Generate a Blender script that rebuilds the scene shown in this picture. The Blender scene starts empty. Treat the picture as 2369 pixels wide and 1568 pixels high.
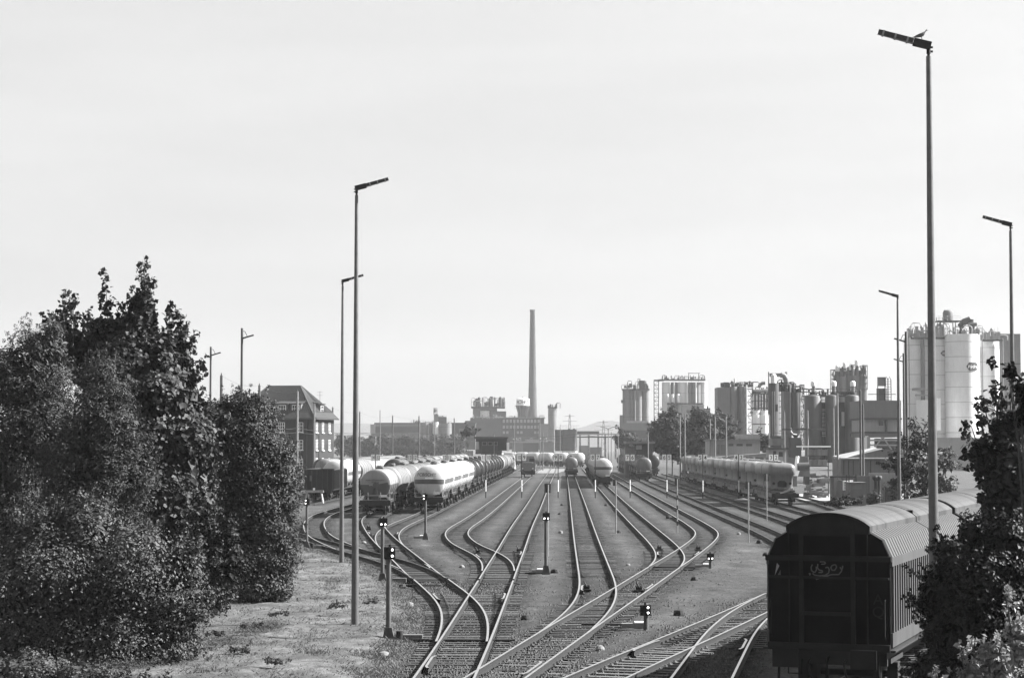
import bpy, math, random
import numpy as np
from mathutils import Vector, Matrix

rnd = random.Random(7)
nrs = np.random.RandomState(11)
SC = bpy.context.scene
COL = SC.collection

# ------------------------------------------------------------------ camera
EYE, FPX, CXP, CYP = 5.95, 4800.0, 1184.5, 784.0       # eye height, focal length and centre in units of a 2369 px wide frame
PITCH = math.atan((1033 - CYP) / FPX)
cam_d = bpy.data.cameras.new('camera')
cam = bpy.data.objects.new('camera', cam_d)
COL.objects.link(cam)
cam.location = (0, 0, EYE)
cam.rotation_euler = (math.pi / 2 + PITCH, 0, 0)
cam_d.sensor_width = 36.0
cam_d.lens = 36.0 * FPX / 2369.0
cam_d.clip_start = 0.5
cam_d.clip_end = 12000
SC.camera = cam

# ------------------------------------------------------------------ sky, sun, exposure
SUN_AZ, SUN_EL = math.radians(83), math.radians(37)     # azimuth measured from straight ahead towards the right
world = bpy.data.worlds.new('World')
SC.world = world
world.use_nodes = True
wn, wl = world.node_tree.nodes, world.node_tree.links
wn.clear()
w_out = wn.new('ShaderNodeOutputWorld')
w_bg = wn.new('ShaderNodeBackground')
w_sky = wn.new('ShaderNodeTexSky')
w_sky.sky_type = 'NISHITA'
w_sky.sun_disc = False
w_sky.sun_elevation = SUN_EL
w_sky.sun_rotation = SUN_AZ
w_sky.air_density = 1.0
w_sky.dust_density = 1.2
w_sky.ozone_density = 1.0
w_bw = wn.new('ShaderNodeRGBToBW')                      # black and white photograph
w_tc = wn.new('ShaderNodeTexCoord')
w_map = wn.new('ShaderNodeMapping')
w_map.inputs['Scale'].default_value = (1.6, 1.6, 11.0)
w_no = wn.new('ShaderNodeTexNoise')
w_no.inputs['Scale'].default_value = 1.6
w_no.inputs['Detail'].default_value = 5
w_rmp = wn.new('ShaderNodeMapRange')
w_rmp.inputs['From Min'].default_value = 0.35
w_rmp.inputs['From Max'].default_value = 0.75
w_rmp.inputs['To Min'].default_value = 0.93
w_rmp.inputs['To Max'].default_value = 1.12
w_mul = wn.new('ShaderNodeMath')
w_mul.operation = 'MULTIPLY'
wl.new(w_tc.outputs['Generated'], w_map.inputs['Vector'])
wl.new(w_map.outputs['Vector'], w_no.inputs['Vector'])
wl.new(w_no.outputs['Fac'], w_rmp.inputs['Value'])
wl.new(w_sky.outputs['Color'], w_bw.inputs['Color'])
w_pow = wn.new('ShaderNodeMath')
w_pow.operation = 'POWER'                               # thin milky overcast evens out the blue sky
w_pow.inputs[1].default_value = 0.27
wl.new(w_bw.outputs['Val'], w_pow.inputs[0])
wl.new(w_pow.outputs['Value'], w_mul.inputs[0])
wl.new(w_rmp.outputs['Result'], w_mul.inputs[1])
w_sep = wn.new('ShaderNodeSeparateXYZ')                 # milky veil, a little greyer in the dust near the horizon
w_vr = wn.new('ShaderNodeMapRange')
w_vr.interpolation_type = 'SMOOTHSTEP'
w_vr.inputs['From Min'].default_value = -0.02
w_vr.inputs['From Max'].default_value = 0.24
w_vr.inputs['To Min'].default_value = 0.70
w_vr.inputs['To Max'].default_value = 1.14
w_m2 = wn.new('ShaderNodeMath')
w_m2.operation = 'MULTIPLY'
wl.new(w_tc.outputs['Generated'], w_sep.inputs['Vector'])
wl.new(w_sep.outputs['Z'], w_vr.inputs['Value'])
wl.new(w_mul.outputs['Value'], w_m2.inputs[0])
wl.new(w_vr.outputs['Result'], w_m2.inputs[1])
wl.new(w_m2.outputs['Value'], w_bg.inputs['Color'])
w_bg.inputs['Strength'].default_value = 0.12
wl.new(w_bg.outputs['Background'], w_out.inputs['Surface'])

sun_d = bpy.data.lights.new('sun', 'SUN')
sun_d.energy = 5.0
sun_d.angle = math.radians(0.53)
sun_d.color = (1, 1, 1)
sun = bpy.data.objects.new('sun', sun_d)
COL.objects.link(sun)
sdir = Vector((math.sin(SUN_AZ) * math.cos(SUN_EL), math.cos(SUN_AZ) * math.cos(SUN_EL), math.sin(SUN_EL)))
sun.rotation_euler = (-sdir).to_track_quat('-Z', 'Y').to_euler()
sun.location = (200, 100, 200)

SC.view_settings.view_transform = 'Standard'
SC.view_settings.look = 'None'
SC.view_settings.gamma = 1.0
SC.view_settings.use_curve_mapping = False
SC.view_settings.exposure = 2.1
SC.cycles.use_denoising = True

# ------------------------------------------------------------------ measuring helpers (photo pixels, 2369 wide -> metres)
_ct, _st = math.cos(PITCH), math.sin(PITCH)
def ray(x, y):
    a = CYP - y
    return Vector((x - CXP, FPX * _ct - a * _st, FPX * _st + a * _ct))
def at(x, y, Y):
    d = ray(x, y); t = Y / d.y
    return Vector((d.x * t, Y, EYE + d.z * t))
def ongr(x, y, z=0.0):
    d = ray(x, y); t = (z - EYE) / d.z
    return Vector((d.x * t, d.y * t, z))
def bx(x, Y): return (x - CXP) * Y / FPX
def bz(y, Y): return at(CXP, y, Y).z

# ------------------------------------------------------------------ materials (all neutral grey: the photograph is black and white)
MATS = {}
def mat(name, v=0.2, rough=0.7, metal=0.0, var=0.25, scale=3.0, stretch=(1, 1, 1), bump=0.0, bscale=None, spec=0.4,
        emit=0.0, streak=0.0, trans=0.0, detail=6, orand=0.0, smap=(2.2, 2.2, 0.12), srange=(.45, .75)):
    if name in MATS: return MATS[name]
    m = bpy.data.materials.new(name); m.use_nodes = True
    n, l = m.node_tree.nodes, m.node_tree.links
    p = n['Principled BSDF']
    p.inputs['Roughness'].default_value = rough
    p.inputs['Metallic'].default_value = metal
    p.inputs['Specular IOR Level'].default_value = spec
    tc = n.new('ShaderNodeTexCoord'); mp = n.new('ShaderNodeMapping')
    mp.inputs['Scale'].default_value = stretch
    l.new(tc.outputs['Object'], mp.inputs['Vector'])
    no = n.new('ShaderNodeTexNoise'); no.inputs['Scale'].default_value = scale; no.inputs['Detail'].default_value = detail
    no.inputs['Roughness'].default_value = 0.65
    l.new(mp.outputs['Vector'], no.inputs['Vector'])
    mr = n.new('ShaderNodeMapRange')
    mr.inputs['From Min'].default_value = 0.28; mr.inputs['From Max'].default_value = 0.72
    mr.inputs['To Min'].default_value = v * (1 - var); mr.inputs['To Max'].default_value = min(v * (1 + var), 0.9)
    l.new(no.outputs['Fac'], mr.inputs['Value'])
    src = mr.outputs['Result']
    if streak:
        mp2 = n.new('ShaderNodeMapping'); mp2.inputs['Scale'].default_value = smap
        l.new(tc.outputs['Object'], mp2.inputs['Vector'])
        n2 = n.new('ShaderNodeTexNoise'); n2.inputs['Scale'].default_value = 2.0; n2.inputs['Detail'].default_value = 4
        l.new(mp2.outputs['Vector'], n2.inputs['Vector'])
        r2 = n.new('ShaderNodeMapRange'); r2.inputs['From Min'].default_value = srange[0]; r2.inputs['From Max'].default_value = srange[1]
        r2.inputs['To Min'].default_value = 1.0; r2.inputs['To Max'].default_value = 1 - streak
        l.new(n2.outputs['Fac'], r2.inputs['Value'])
        mm = n.new('ShaderNodeMath'); mm.operation = 'MULTIPLY'
        l.new(src, mm.inputs[0]); l.new(r2.outputs['Result'], mm.inputs[1]); src = mm.outputs['Value']
    if orand:                                               # each object its own shade of the paint
        oi = n.new('ShaderNodeObjectInfo'); r3 = n.new('ShaderNodeMapRange'); r3.inputs['To Min'].default_value = 1 - orand; r3.inputs['To Max'].default_value = 1 + orand
        l.new(oi.outputs['Random'], r3.inputs['Value']); m3 = n.new('ShaderNodeMath'); m3.operation = 'MULTIPLY'
        l.new(src, m3.inputs[0]); l.new(r3.outputs['Result'], m3.inputs[1]); src = m3.outputs['Value']
    l.new(src, p.inputs['Base Color'])
    if bump:
        nb = n.new('ShaderNodeTexNoise'); nb.inputs['Scale'].default_value = bscale or scale * 4; nb.inputs['Detail'].default_value = 4
        l.new(mp.outputs['Vector'], nb.inputs['Vector'])
        b = n.new('ShaderNodeBump'); b.inputs['Strength'].default_value = bump; b.inputs['Distance'].default_value = 0.03
        l.new(nb.outputs['Fac'], b.inputs['Height']); l.new(b.outputs['Normal'], p.inputs['Normal'])
    if emit:
        p.inputs['Emission Color'].default_value = (1, 1, 1, 1); p.inputs['Emission Strength'].default_value = emit
    if trans:
        o = n['Material Output']; tr = n.new('ShaderNodeBsdfTranslucent'); mx = n.new('ShaderNodeMixShader')
        l.new(src, tr.inputs['Color']); mx.inputs['Fac'].default_value = trans
        l.new(p.outputs['BSDF'], mx.inputs[1]); l.new(tr.outputs['BSDF'], mx.inputs[2]); l.new(mx.outputs['Shader'], o.inputs['Surface'])
    MATS[name] = m
    return m

M = dict(
    rail_side=mat('rail_rust', 0.009, 0.85, var=0.4, scale=6, bump=0.3),
    rail_top=mat('rail_polished', 0.6, 0.33, metal=1.0, var=0.12, scale=2),
    rail_dull=mat('rail_rusty_top', 0.05, 0.6, metal=0.3, var=0.3, scale=3),
    sleeper=mat('sleeper_wood', 0.032, 0.9, var=0.55, scale=4, stretch=(0.5, 7, 4), bump=0.5),
    sleeper_b=mat('sleeper_wood_pale', 0.08, 0.9, var=0.45, scale=4, stretch=(0.5, 7, 4), bump=0.5),
    sleeper_c=mat('sleeper_wood_oily', 0.018, 0.85, var=0.5, scale=4, stretch=(0.5, 7, 4), bump=0.5),
    steel_dark=mat('dark_steel', 0.010, 0.7, var=0.45, scale=5, bump=0.2),
    steel_mid=mat('mid_steel', 0.05, 0.6, var=0.3, scale=4, streak=0.3),
    steel_light=mat('galvanised_steel', 0.2, 0.45, var=0.2, scale=4),
    black=mat('black_paint', 0.003, 0.5, var=0.3, scale=5, spec=0.25),
    white=mat('white_paint', 0.78, 0.5, var=0.06, scale=3),
    sign=mat('sign_plate', 0.75, 0.55, var=0.06, scale=4),
    lamp=mat('signal_lamp_lens', 0.8, 0.4, emit=3.0),
    concrete=mat('concrete', 0.15, 0.9, var=0.2, scale=2.5, bump=0.15, streak=0.2),
    post=mat('lamp_post_concrete', 0.06, 0.5, spec=.7, var=0.35, scale=5, bump=0.15),
    wood=mat('post_wood', 0.06, 0.85, var=0.35, scale=3, stretch=(6, 6, 0.5), bump=0.2),
    bark=mat('bark', 0.06, 0.95, var=0.4, scale=8, stretch=(3, 3, 0.6), bump=0.5),
)

# ------------------------------------------------------------------ mesh builder and object helpers
class MB:
    def __init__(s): s.v = []; s.f = []; s.m = []; s.sm = []
    def add(s, vs, fs, m=0, smooth=False):
        b = len(s.v); s.v.extend([tuple(p) for p in vs])
        for f in fs:
            s.f.append(tuple(b + i for i in f)); s.m.append(m); s.sm.append(smooth)
        return s
    def box(s, x0, x1, y0, y1, z0, z1, m=0):
        return s.add([(x0, y0, z0), (x1, y0, z0), (x1, y1, z0), (x0, y1, z0), (x0, y0, z1), (x1, y0, z1), (x1, y1, z1), (x0, y1, z1)],
              [(0, 3, 2, 1), (4, 5, 6, 7), (0, 1, 5, 4), (1, 2, 6, 5), (2, 3, 7, 6), (3, 0, 4, 7)], m)
    def cbox(s, c, sz, m=0):
        return s.box(c[0] - sz[0] / 2, c[0] + sz[0] / 2, c[1] - sz[1] / 2, c[1] + sz[1] / 2, c[2] - sz[2] / 2, c[2] + sz[2] / 2, m)
    def beam(s, p, q, w, h=None, m=0):
        p, q = Vector(p), Vector(q); h = h or w; d = (q - p).normalized()
        u = d.cross(Vector((0, 0, 1)))
        if u.length < 1e-4: u = Vector((1, 0, 0))
        u.normalize(); k = u.cross(d)
        c = [u * (-w / 2) + k * (-h / 2), u * (w / 2) + k * (-h / 2), u * (w / 2) + k * (h / 2), u * (-w / 2) + k * (h / 2)]
        return s.add([p + e for e in c] + [q + e for e in c], [(0, 3, 2, 1), (4, 5, 6, 7), (0, 1, 5, 4), (1, 2, 6, 5), (2, 3, 7, 6), (3, 0, 4, 7)], m)
    def cyl(s, p, q, r0, r1=None, n=10, m=0, caps=True, smooth=True):
        p, q = Vector(p), Vector(q); r1 = r0 if r1 is None else r1; d = (q - p).normalized()
        u = d.cross(Vector((0, 0, 1)))
        if u.length < 1e-4: u = Vector((1, 0, 0))
        u.normalize(); k = d.cross(u)
        vs = []
        for c, r in ((p, r0), (q, r1)):
            for i in range(n):
                a = 2 * math.pi * i / n; vs.append(c + (u * math.cos(a) + k * math.sin(a)) * r)
        s.add(vs, [(i, (i + 1) % n, n + (i + 1) % n, n + i) for i in range(n)], m, smooth)
        if caps: s.add(vs[:n], [tuple(reversed(range(n)))], m); s.add(vs[n:], [tuple(range(n))], m)
        return s
    def tube(s, pts, r, n=6, m=0, r_end=None):
        pts = [Vector(p) for p in pts]; k = len(pts); vs = []
        for i, p in enumerate(pts):
            d = (pts[min(i + 1, k - 1)] - pts[max(i - 1, 0)]).normalized()
            ref = Vector((0, 0, 1)) if abs(d.z) < 0.95 else Vector((1, 0, 0))
            u = d.cross(ref).normalized(); w = d.cross(u)
            rr = r if r_end is None else r + (r_end - r) * i / (k - 1)
            for j in range(n):
                a = 2 * math.pi * j / n; vs.append(p + (u * math.cos(a) + w * math.sin(a)) * rr)
        fs = [(i * n + j, i * n + (j + 1) % n, (i + 1) * n + (j + 1) % n, (i + 1) * n + j) for i in range(k - 1) for j in range(n)]
        s.add(vs, fs, m, True)
        s.add(vs[:n], [tuple(reversed(range(n)))], m); s.add(vs[-n:], [tuple(range(n))], m)
        return s
    def lathe(s, prof, n=20, m=0, c=(0, 0, 0), axis='z', smooth=True):
        vs = []
        for r, h in prof:
            for i in range(n):
                a = 2 * math.pi * i / n
                if axis == 'z': vs.append((c[0] + r * math.cos(a), c[1] + r * math.sin(a), c[2] + h))
                else: vs.append((c[0] + r * math.cos(a), c[1] + h, c[2] + r * math.sin(a)))
        fs = []
        for j in range(len(prof) - 1):
            for i in range(n):
                q = (j * n + i, j * n + (i + 1) % n, (j + 1) * n + (i + 1) % n, (j + 1) * n + i)
                fs.append(q if axis == 'z' else tuple(reversed(q)))
        return s.add(vs, fs, m, smooth)
    def prism(s, poly, a, b, axis='y', m=0, caps=True):
        n = len(poly)
        if axis == 'y': vs = [(p[0], a, p[1]) for p in poly] + [(p[0], b, p[1]) for p in poly]
        elif axis == 'x': vs = [(a, p[0], p[1]) for p in poly] + [(b, p[0], p[1]) for p in poly]
        else: vs = [(p[0], p[1], a) for p in poly] + [(p[0], p[1], b) for p in poly]
        s.add(vs, [(i, (i + 1) % n, n + (i + 1) % n, n + i) for i in range(n)], m)
        if caps: s.add(vs, [tuple(reversed(range(n))), tuple(range(n, 2 * n))], m)
        return s
    def mesh(s, name, mats):
        me = bpy.data.meshes.new(name)
        me.from_pydata(s.v, [], s.f)
        for mm in (mats if isinstance(mats, (list, tuple)) else [mats]): me.materials.append(mm)
        me.polygons.foreach_set('material_index', s.m); me.polygons.foreach_set('use_smooth', s.sm)
        me.update(); return me
    def build(s, name, mats, parent=None, loc=(0, 0, 0), rotz=0.0):
        return link(name, s.mesh(name, mats), parent, loc, rotz)

def link(name, me, parent=None, loc=(0, 0, 0), rotz=0.0):
    o = bpy.data.objects.new(name, me); COL.objects.link(o)
    o.location = loc; o.rotation_euler = (0, 0, rotz)
    if parent is not None: o.parent = parent
    return o
def tag(o, label=None, cat=None, group=None, kind=None):
    if label: o['label'] = label
    if cat: o['category'] = cat
    if group: o['group'] = group
    if kind: o['kind'] = kind
    return o
def thing(name, label, cat, loc=(0, 0, 0), rotz=0.0, group=None):
    o = bpy.data.objects.new(name, None); COL.objects.link(o); o.empty_display_size = 0.3
    o.location = loc; o.rotation_euler = (0, 0, rotz)
    return tag(o, label, cat, group)
KIDS = {}
def copy_tree(o, parent=None):
    c = o.copy(); COL.objects.link(c)
    if parent is not None: c.parent = parent
    for ch in list(o.children): copy_tree(ch, c)
    return c
def text_mesh(txt, size, m, name, parent, loc, rot=(math.pi / 2, 0, 0), extrude=0.004, shear=0.0, width=1.0, bold=0.0):
    cu = bpy.data.curves.new('t', 'FONT'); cu.body = txt; cu.size = size; cu.extrude = extrude
    cu.align_x = 'CENTER'; cu.align_y = 'CENTER'; cu.shear = shear; cu.offset = bold
    to = bpy.data.objects.new('t', cu); COL.objects.link(to)
    dg = bpy.context.evaluated_depsgraph_get(); me = bpy.data.meshes.new_from_object(to.evaluated_get(dg))
    bpy.data.objects.remove(to); me.materials.clear(); me.materials.append(m)
    o = link(name, me, parent, loc); o.rotation_euler = rot; o.scale = (width, 1, 1)
    return o
# ------------------------------------------------------------------ track centre lines (x, y) in metres, measured from the photo
def par(x200, y0, y1, k=0.0252):
    return [(x200 + k * (y - 200), y) for y in (y0, y1)]
TR = {
 'S':  [(-2.9, 20), (-2.2, 38), (-1.70, 52), (-1.35, 64), (-1.0, 78), (-0.7, 90)],
 'M2': [(-0.7, 90), (-0.47, 100), (-0.1, 115), (0.7, 150), (1.9, 195), (4.55, 300), (8.35, 445), (12.3, 600)],
 'M1': [(-0.7, 90), (-0.62, 96), (-0.68, 102.4), (-0.95, 108), (-1.55, 114), (-2.6, 122), (-3.35, 131), (-3.75, 140), (-3.65, 150),
        (-3.15, 163), (-2.2, 195), (0.45, 300), (4.2, 450), (7.9, 600)],
 'L':  [(-1.62, 54), (-1.5, 60), (-1.48, 65), (-1.56, 70), (-1.80, 75), (-2.35, 81), (-2.95, 86), (-3.6, 91.5)],
 'L1': [(-3.6, 91.5), (-4.7, 99), (-6.1, 105.5), (-7.5, 111), (-9.2, 117.5), (-11.5, 126), (-13.4, 133), (-15.5, 141), (-19, 154), (-26, 180)],
 'L2': [(-2.95, 86), (-3.9, 93.5), (-5.4, 107), (-7.1, 122), (-8.5, 135), (-9.75, 148), (-10.8, 160), (-11.45, 171), (-11.5, 182), (-11.15, 200),
        (-8.6, 300), (-4.9, 450), (-1.1, 600)],
 'L3': [(-7.1, 122), (-7.72, 129), (-8.25, 138), (-8.45, 147), (-8.3, 156), (-7.75, 172), (-7.0, 200), (-4.5, 300), (-0.75, 450), (3.0, 600)],
 'L1b': [(-9.2, 117.5), (-11.0, 126.5), (-12.6, 136), (-14.15, 149), (-15.2, 160), (-15.95, 173), (-16.05, 184), (-15.75, 198), (-15.2, 220),
         (-13.2, 300), (-9.4, 450), (-5.6, 600)],
 'L0': [(-20.9, 212), (-20.6, 225), (-20.2, 242), (-18.7, 300), (-14.9, 450), (-11.1, 600)],
 'K1': [(-27.6, 215), (-25.4, 300), (-21.6, 450), (-17.9, 600)],
 'K2': [(-32.0, 215), (-29.8, 300), (-26.0, 450), (-22.3, 600)],
 'R':  [(-5.7, 20), (-3.0, 36), (-0.47, 52), (1.93, 67), (4.64, 83.5), (7.35, 100.3)],
 'C':  [(1.6, 65), (2.1, 68.5), (2.75, 74), (3.18, 79), (3.46, 84), (3.68, 90), (3.87, 98), (4.65, 130.8), (6.5, 204), (8.9, 300), (12.65, 450), (16.4, 600)],
 'R1': [(7.1, 98.7), (7.35, 100.3), (8.05, 106), (8.45, 111), (8.72, 116.5), (9.0, 125), (9.65, 155), (10.65, 200), (13.1, 300), (16.9, 450), (20.7, 600)],
 'R2': [(7.35, 100.3), (8.9, 109.7), (10.45, 119.5), (11.7, 128), (12.75, 136), (13.33, 143), (13.6, 150), (13.85, 158), (14.7, 195), (17.2, 300), (20.9, 450)],
 'Q':  [(-5.5, 22), (-1.8, 37), (1.98, 52), (2.7, 54.5), (5.5, 63.8), (8.55, 74.3), (10.95, 82.8)],
 'R3': [(10.95, 82.8), (13.4, 93), (15.0, 103), (16.0, 114), (16.75, 128), (17.45, 147), (18.7, 200), (21.1, 300), (24.9, 450)],
 'R4': [(15.0, 103), (17.2, 113), (19.3, 126), (20.9, 142), (21.7, 160), (22.75, 200), (25.2, 300), (29.0, 450)],
 'P':  [(0.6, 25), (3.3, 43), (4.7, 52), (5.42, 56.5), (6.15, 61), (6.85, 65.5), (7.75, 70), (9.3, 76.8), (10.95, 82.8)],
 'W':  [(2.1, 32), (4.45, 39.4), (6.99, 46.6), (9.4, 53.2), (11.8, 60.3), (14.6, 68.6), (18.1, 78.4), (22.0, 88), (26.6, 98), (32, 108), (38, 117), (46, 127)],
 'R5': [(23.2, 108), (24.4, 128), (25.25, 150), (25.75, 165), (26.3, 185), (26.75, 203), (29.2, 300), (33, 450)],
 'R6': [(22.5, 120), (24.8, 135), (26.8, 150), (28.2, 165), (29.6, 180), (30.9, 200), (32.3, 225), (34.2, 300), (38, 450)],
}
def smooth_line(pts, step=1.0):
    P = [np.array(p, float) for p in pts]
    P = [2 * P[0] - P[1]] + P + [2 * P[-1] - P[-2]]
    out = []
    for i in range(1, len(P) - 2):
        p0, p1, p2, p3 = P[i - 1:i + 3]
        t0 = 0.0; t1 = t0 + np.linalg.norm(p1 - p0) ** .5; t2 = t1 + np.linalg.norm(p2 - p1) ** .5; t3 = t2 + np.linalg.norm(p3 - p2) ** .5
        L = np.linalg.norm(p2 - p1); n = max(2, int(L / step))
        for k in range(n):
            t = t1 + (t2 - t1) * k / n
            a1 = (t1 - t) / (t1 - t0) * p0 + (t - t0) / (t1 - t0) * p1
            a2 = (t2 - t) / (t2 - t1) * p1 + (t - t1) / (t2 - t1) * p2
            a3 = (t3 - t) / (t3 - t2) * p2 + (t - t2) / (t3 - t2) * p3
            b1 = (t2 - t) / (t2 - t0) * a1 + (t - t0) / (t2 - t0) * a2
            b2 = (t3 - t) / (t3 - t1) * a2 + (t - t1) / (t3 - t1) * a3
            out.append((t2 - t) / (t2 - t1) * b1 + (t - t1) / (t2 - t1) * b2)
    out.append(P[-2])
    A = np.array(out)
    s = np.concatenate([[0], np.cumsum(np.linalg.norm(np.diff(A, axis=0), axis=1))])
    ss = np.arange(0, s[-1], step)
    A = np.stack([np.interp(ss, s, A[:, 0]), np.interp(ss, s, A[:, 1])], 1)
    for _ in range(6):                                   # even out measuring noise
        B = A.copy(); B[2:-2] = (A[:-4] + A[1:-3] + A[2:-2] + A[3:-1] + A[4:]) / 5; A = B
    return A
LINE = {k: smooth_line(v) for k, v in TR.items()}
def tangents(A):
    T = np.gradient(A, axis=0); return T / np.linalg.norm(T, axis=1)[:, None]
def line_at(name, y):
    """point and heading on a track where it crosses the given distance y"""
    A = LINE[name]; T = tangents(A)
    i = int(np.argmin(np.abs(A[:, 1] - y)))
    i = min(max(i, 1), len(A) - 2)
    j = i + 1 if (A[i + 1, 1] - A[i, 1]) * (y - A[i, 1]) > 0 else i - 1
    f = (y - A[i, 1]) / (A[j, 1] - A[i, 1] + 1e-9)
    p = A[i] * (1 - f) + A[j] * f
    t = T[i] if T[i][1] > 0 else -T[i]
    return p[0], p[1], math.atan2(-t[0], t[1])

# ------------------------------------------------------------------ ground sheet
def axis_pts(segs):
    o = []
    for a, b, d in segs: o += list(np.arange(a, b, d))
    return np.array(o + [segs[-1][1]])
gx = axis_pts([(-4000, -400, 300), (-400, -60, 20), (-60, -26, 2), (-26, 34, 0.22), (34, 70, 2), (70, 400, 20), (400, 4000, 300)])
gy = axis_pts([(-200, 0, 25), (0, 40, 4), (40, 160, 0.5), (160, 330, 2), (330, 700, 20), (700, 5000, 200)])
GX, GY = np.meshgrid(gx, gy)
pts = np.stack([GX.ravel(), GY.ravel()], 1)
dtr = np.full(len(pts), 99.0)
sel = (pts[:, 0] > -40) & (pts[:, 0] < 45) & (pts[:, 1] > 15) & (pts[:, 1] < 620)
idx = np.where(sel)[0]
allT = np.concatenate([A[(A[:, 1] > 15) & (A[:, 1] < 330)] for A in LINE.values()] + [A[A[:, 1] >= 330][::6] for A in LINE.values()])
for c in range(0, len(idx), 3000):
    q = pts[idx[c:c + 3000]]
    d2 = ((q[:, None, :] - allT[None, :, :]) ** 2).sum(2)
    dtr[idx[c:c + 3000]] = np.sqrt(d2.min(1))
a_track = np.clip((2.2 - dtr) / 1.0, 0, 1)
lby = np.arange(10, 185, 0.5)
lbx = np.min([np.interp(lby, LINE[q][:, 1], LINE[q][:, 0], left=99, right=99) for q in ('S', 'L', 'L1')], axis=0)
ok_ = lbx < 90; lbx = np.interp(lby, lby[ok_], lbx[ok_])
lb = np.stack([lbx, lby], 1)
bound = np.interp(pts[:, 1], lb[:, 1], lb[:, 0]) - 1.5
bound = np.where(pts[:, 1] > 180, -34.0, bound)
a_grass = np.clip((bound - pts[:, 0]) / 1.2, 0, 1)
a_grass = np.where((pts[:, 0] > 45) | (pts[:, 1] > 640), 0.5, a_grass)
me = bpy.data.meshes.new('ground')
ny, nx = GX.shape
ii = np.arange((ny - 1) * (nx - 1)); r_, c_ = ii // (nx - 1), ii % (nx - 1)
v0 = r_ * nx + c_
faces = np.stack([v0, v0 + 1, v0 + nx + 1, v0 + nx], 1)
me.vertices.add(len(pts)); me.loops.add(faces.size); me.polygons.add(len(faces))
hz = np.zeros(len(pts)); near = (pts[:, 1] < 200) & (pts[:, 1] > 30) & (np.abs(pts[:, 0]) < 40)
nz = nrs.normal(0, 1, GX.shape)
for _ in range(3): nz = (nz + np.roll(nz, 1, 0) + np.roll(nz, -1, 0) + np.roll(nz, 1, 1) + np.roll(nz, -1, 1)) / 5
hz = np.where(near, np.clip(nz.ravel() * 0.09, -.07, .05) * np.clip((dtr - 0.4), 0.25, 1), 0)
hz = hz * np.where(dtr < 1.6, .35, 1) - (0.02 * (dtr < 1.5) + 0.085 * np.clip(1 - np.abs(dtr - .80) / .36, 0, 1)) * near + 0.12 * a_grass * (pts[:, 1] < 150) * near
me.vertices.foreach_set('co', np.stack([pts[:, 0], pts[:, 1], hz], 1).astype('f').ravel())
me.loops.foreach_set('vertex_index', faces.ravel().astype('i'))
me.polygons.foreach_set('loop_start', (np.arange(len(faces)) * 4).astype('i'))
me.polygons.foreach_set('loop_total', np.full(len(faces), 4, 'i'))
me.polygons.foreach_set('use_smooth', np.ones(len(faces), bool))
a_rail = np.clip(1 - np.abs(dtr - .80) / .42, 0, 1) * (pts[:, 1] < 330)  # mask of the shadow bands painted beside the rails, with brake dust
for nm, arr in (('track', a_track), ('grass', a_grass), ('shade_dust', a_rail)):
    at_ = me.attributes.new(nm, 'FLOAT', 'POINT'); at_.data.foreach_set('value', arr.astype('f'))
me.update(calc_edges=True)

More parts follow.
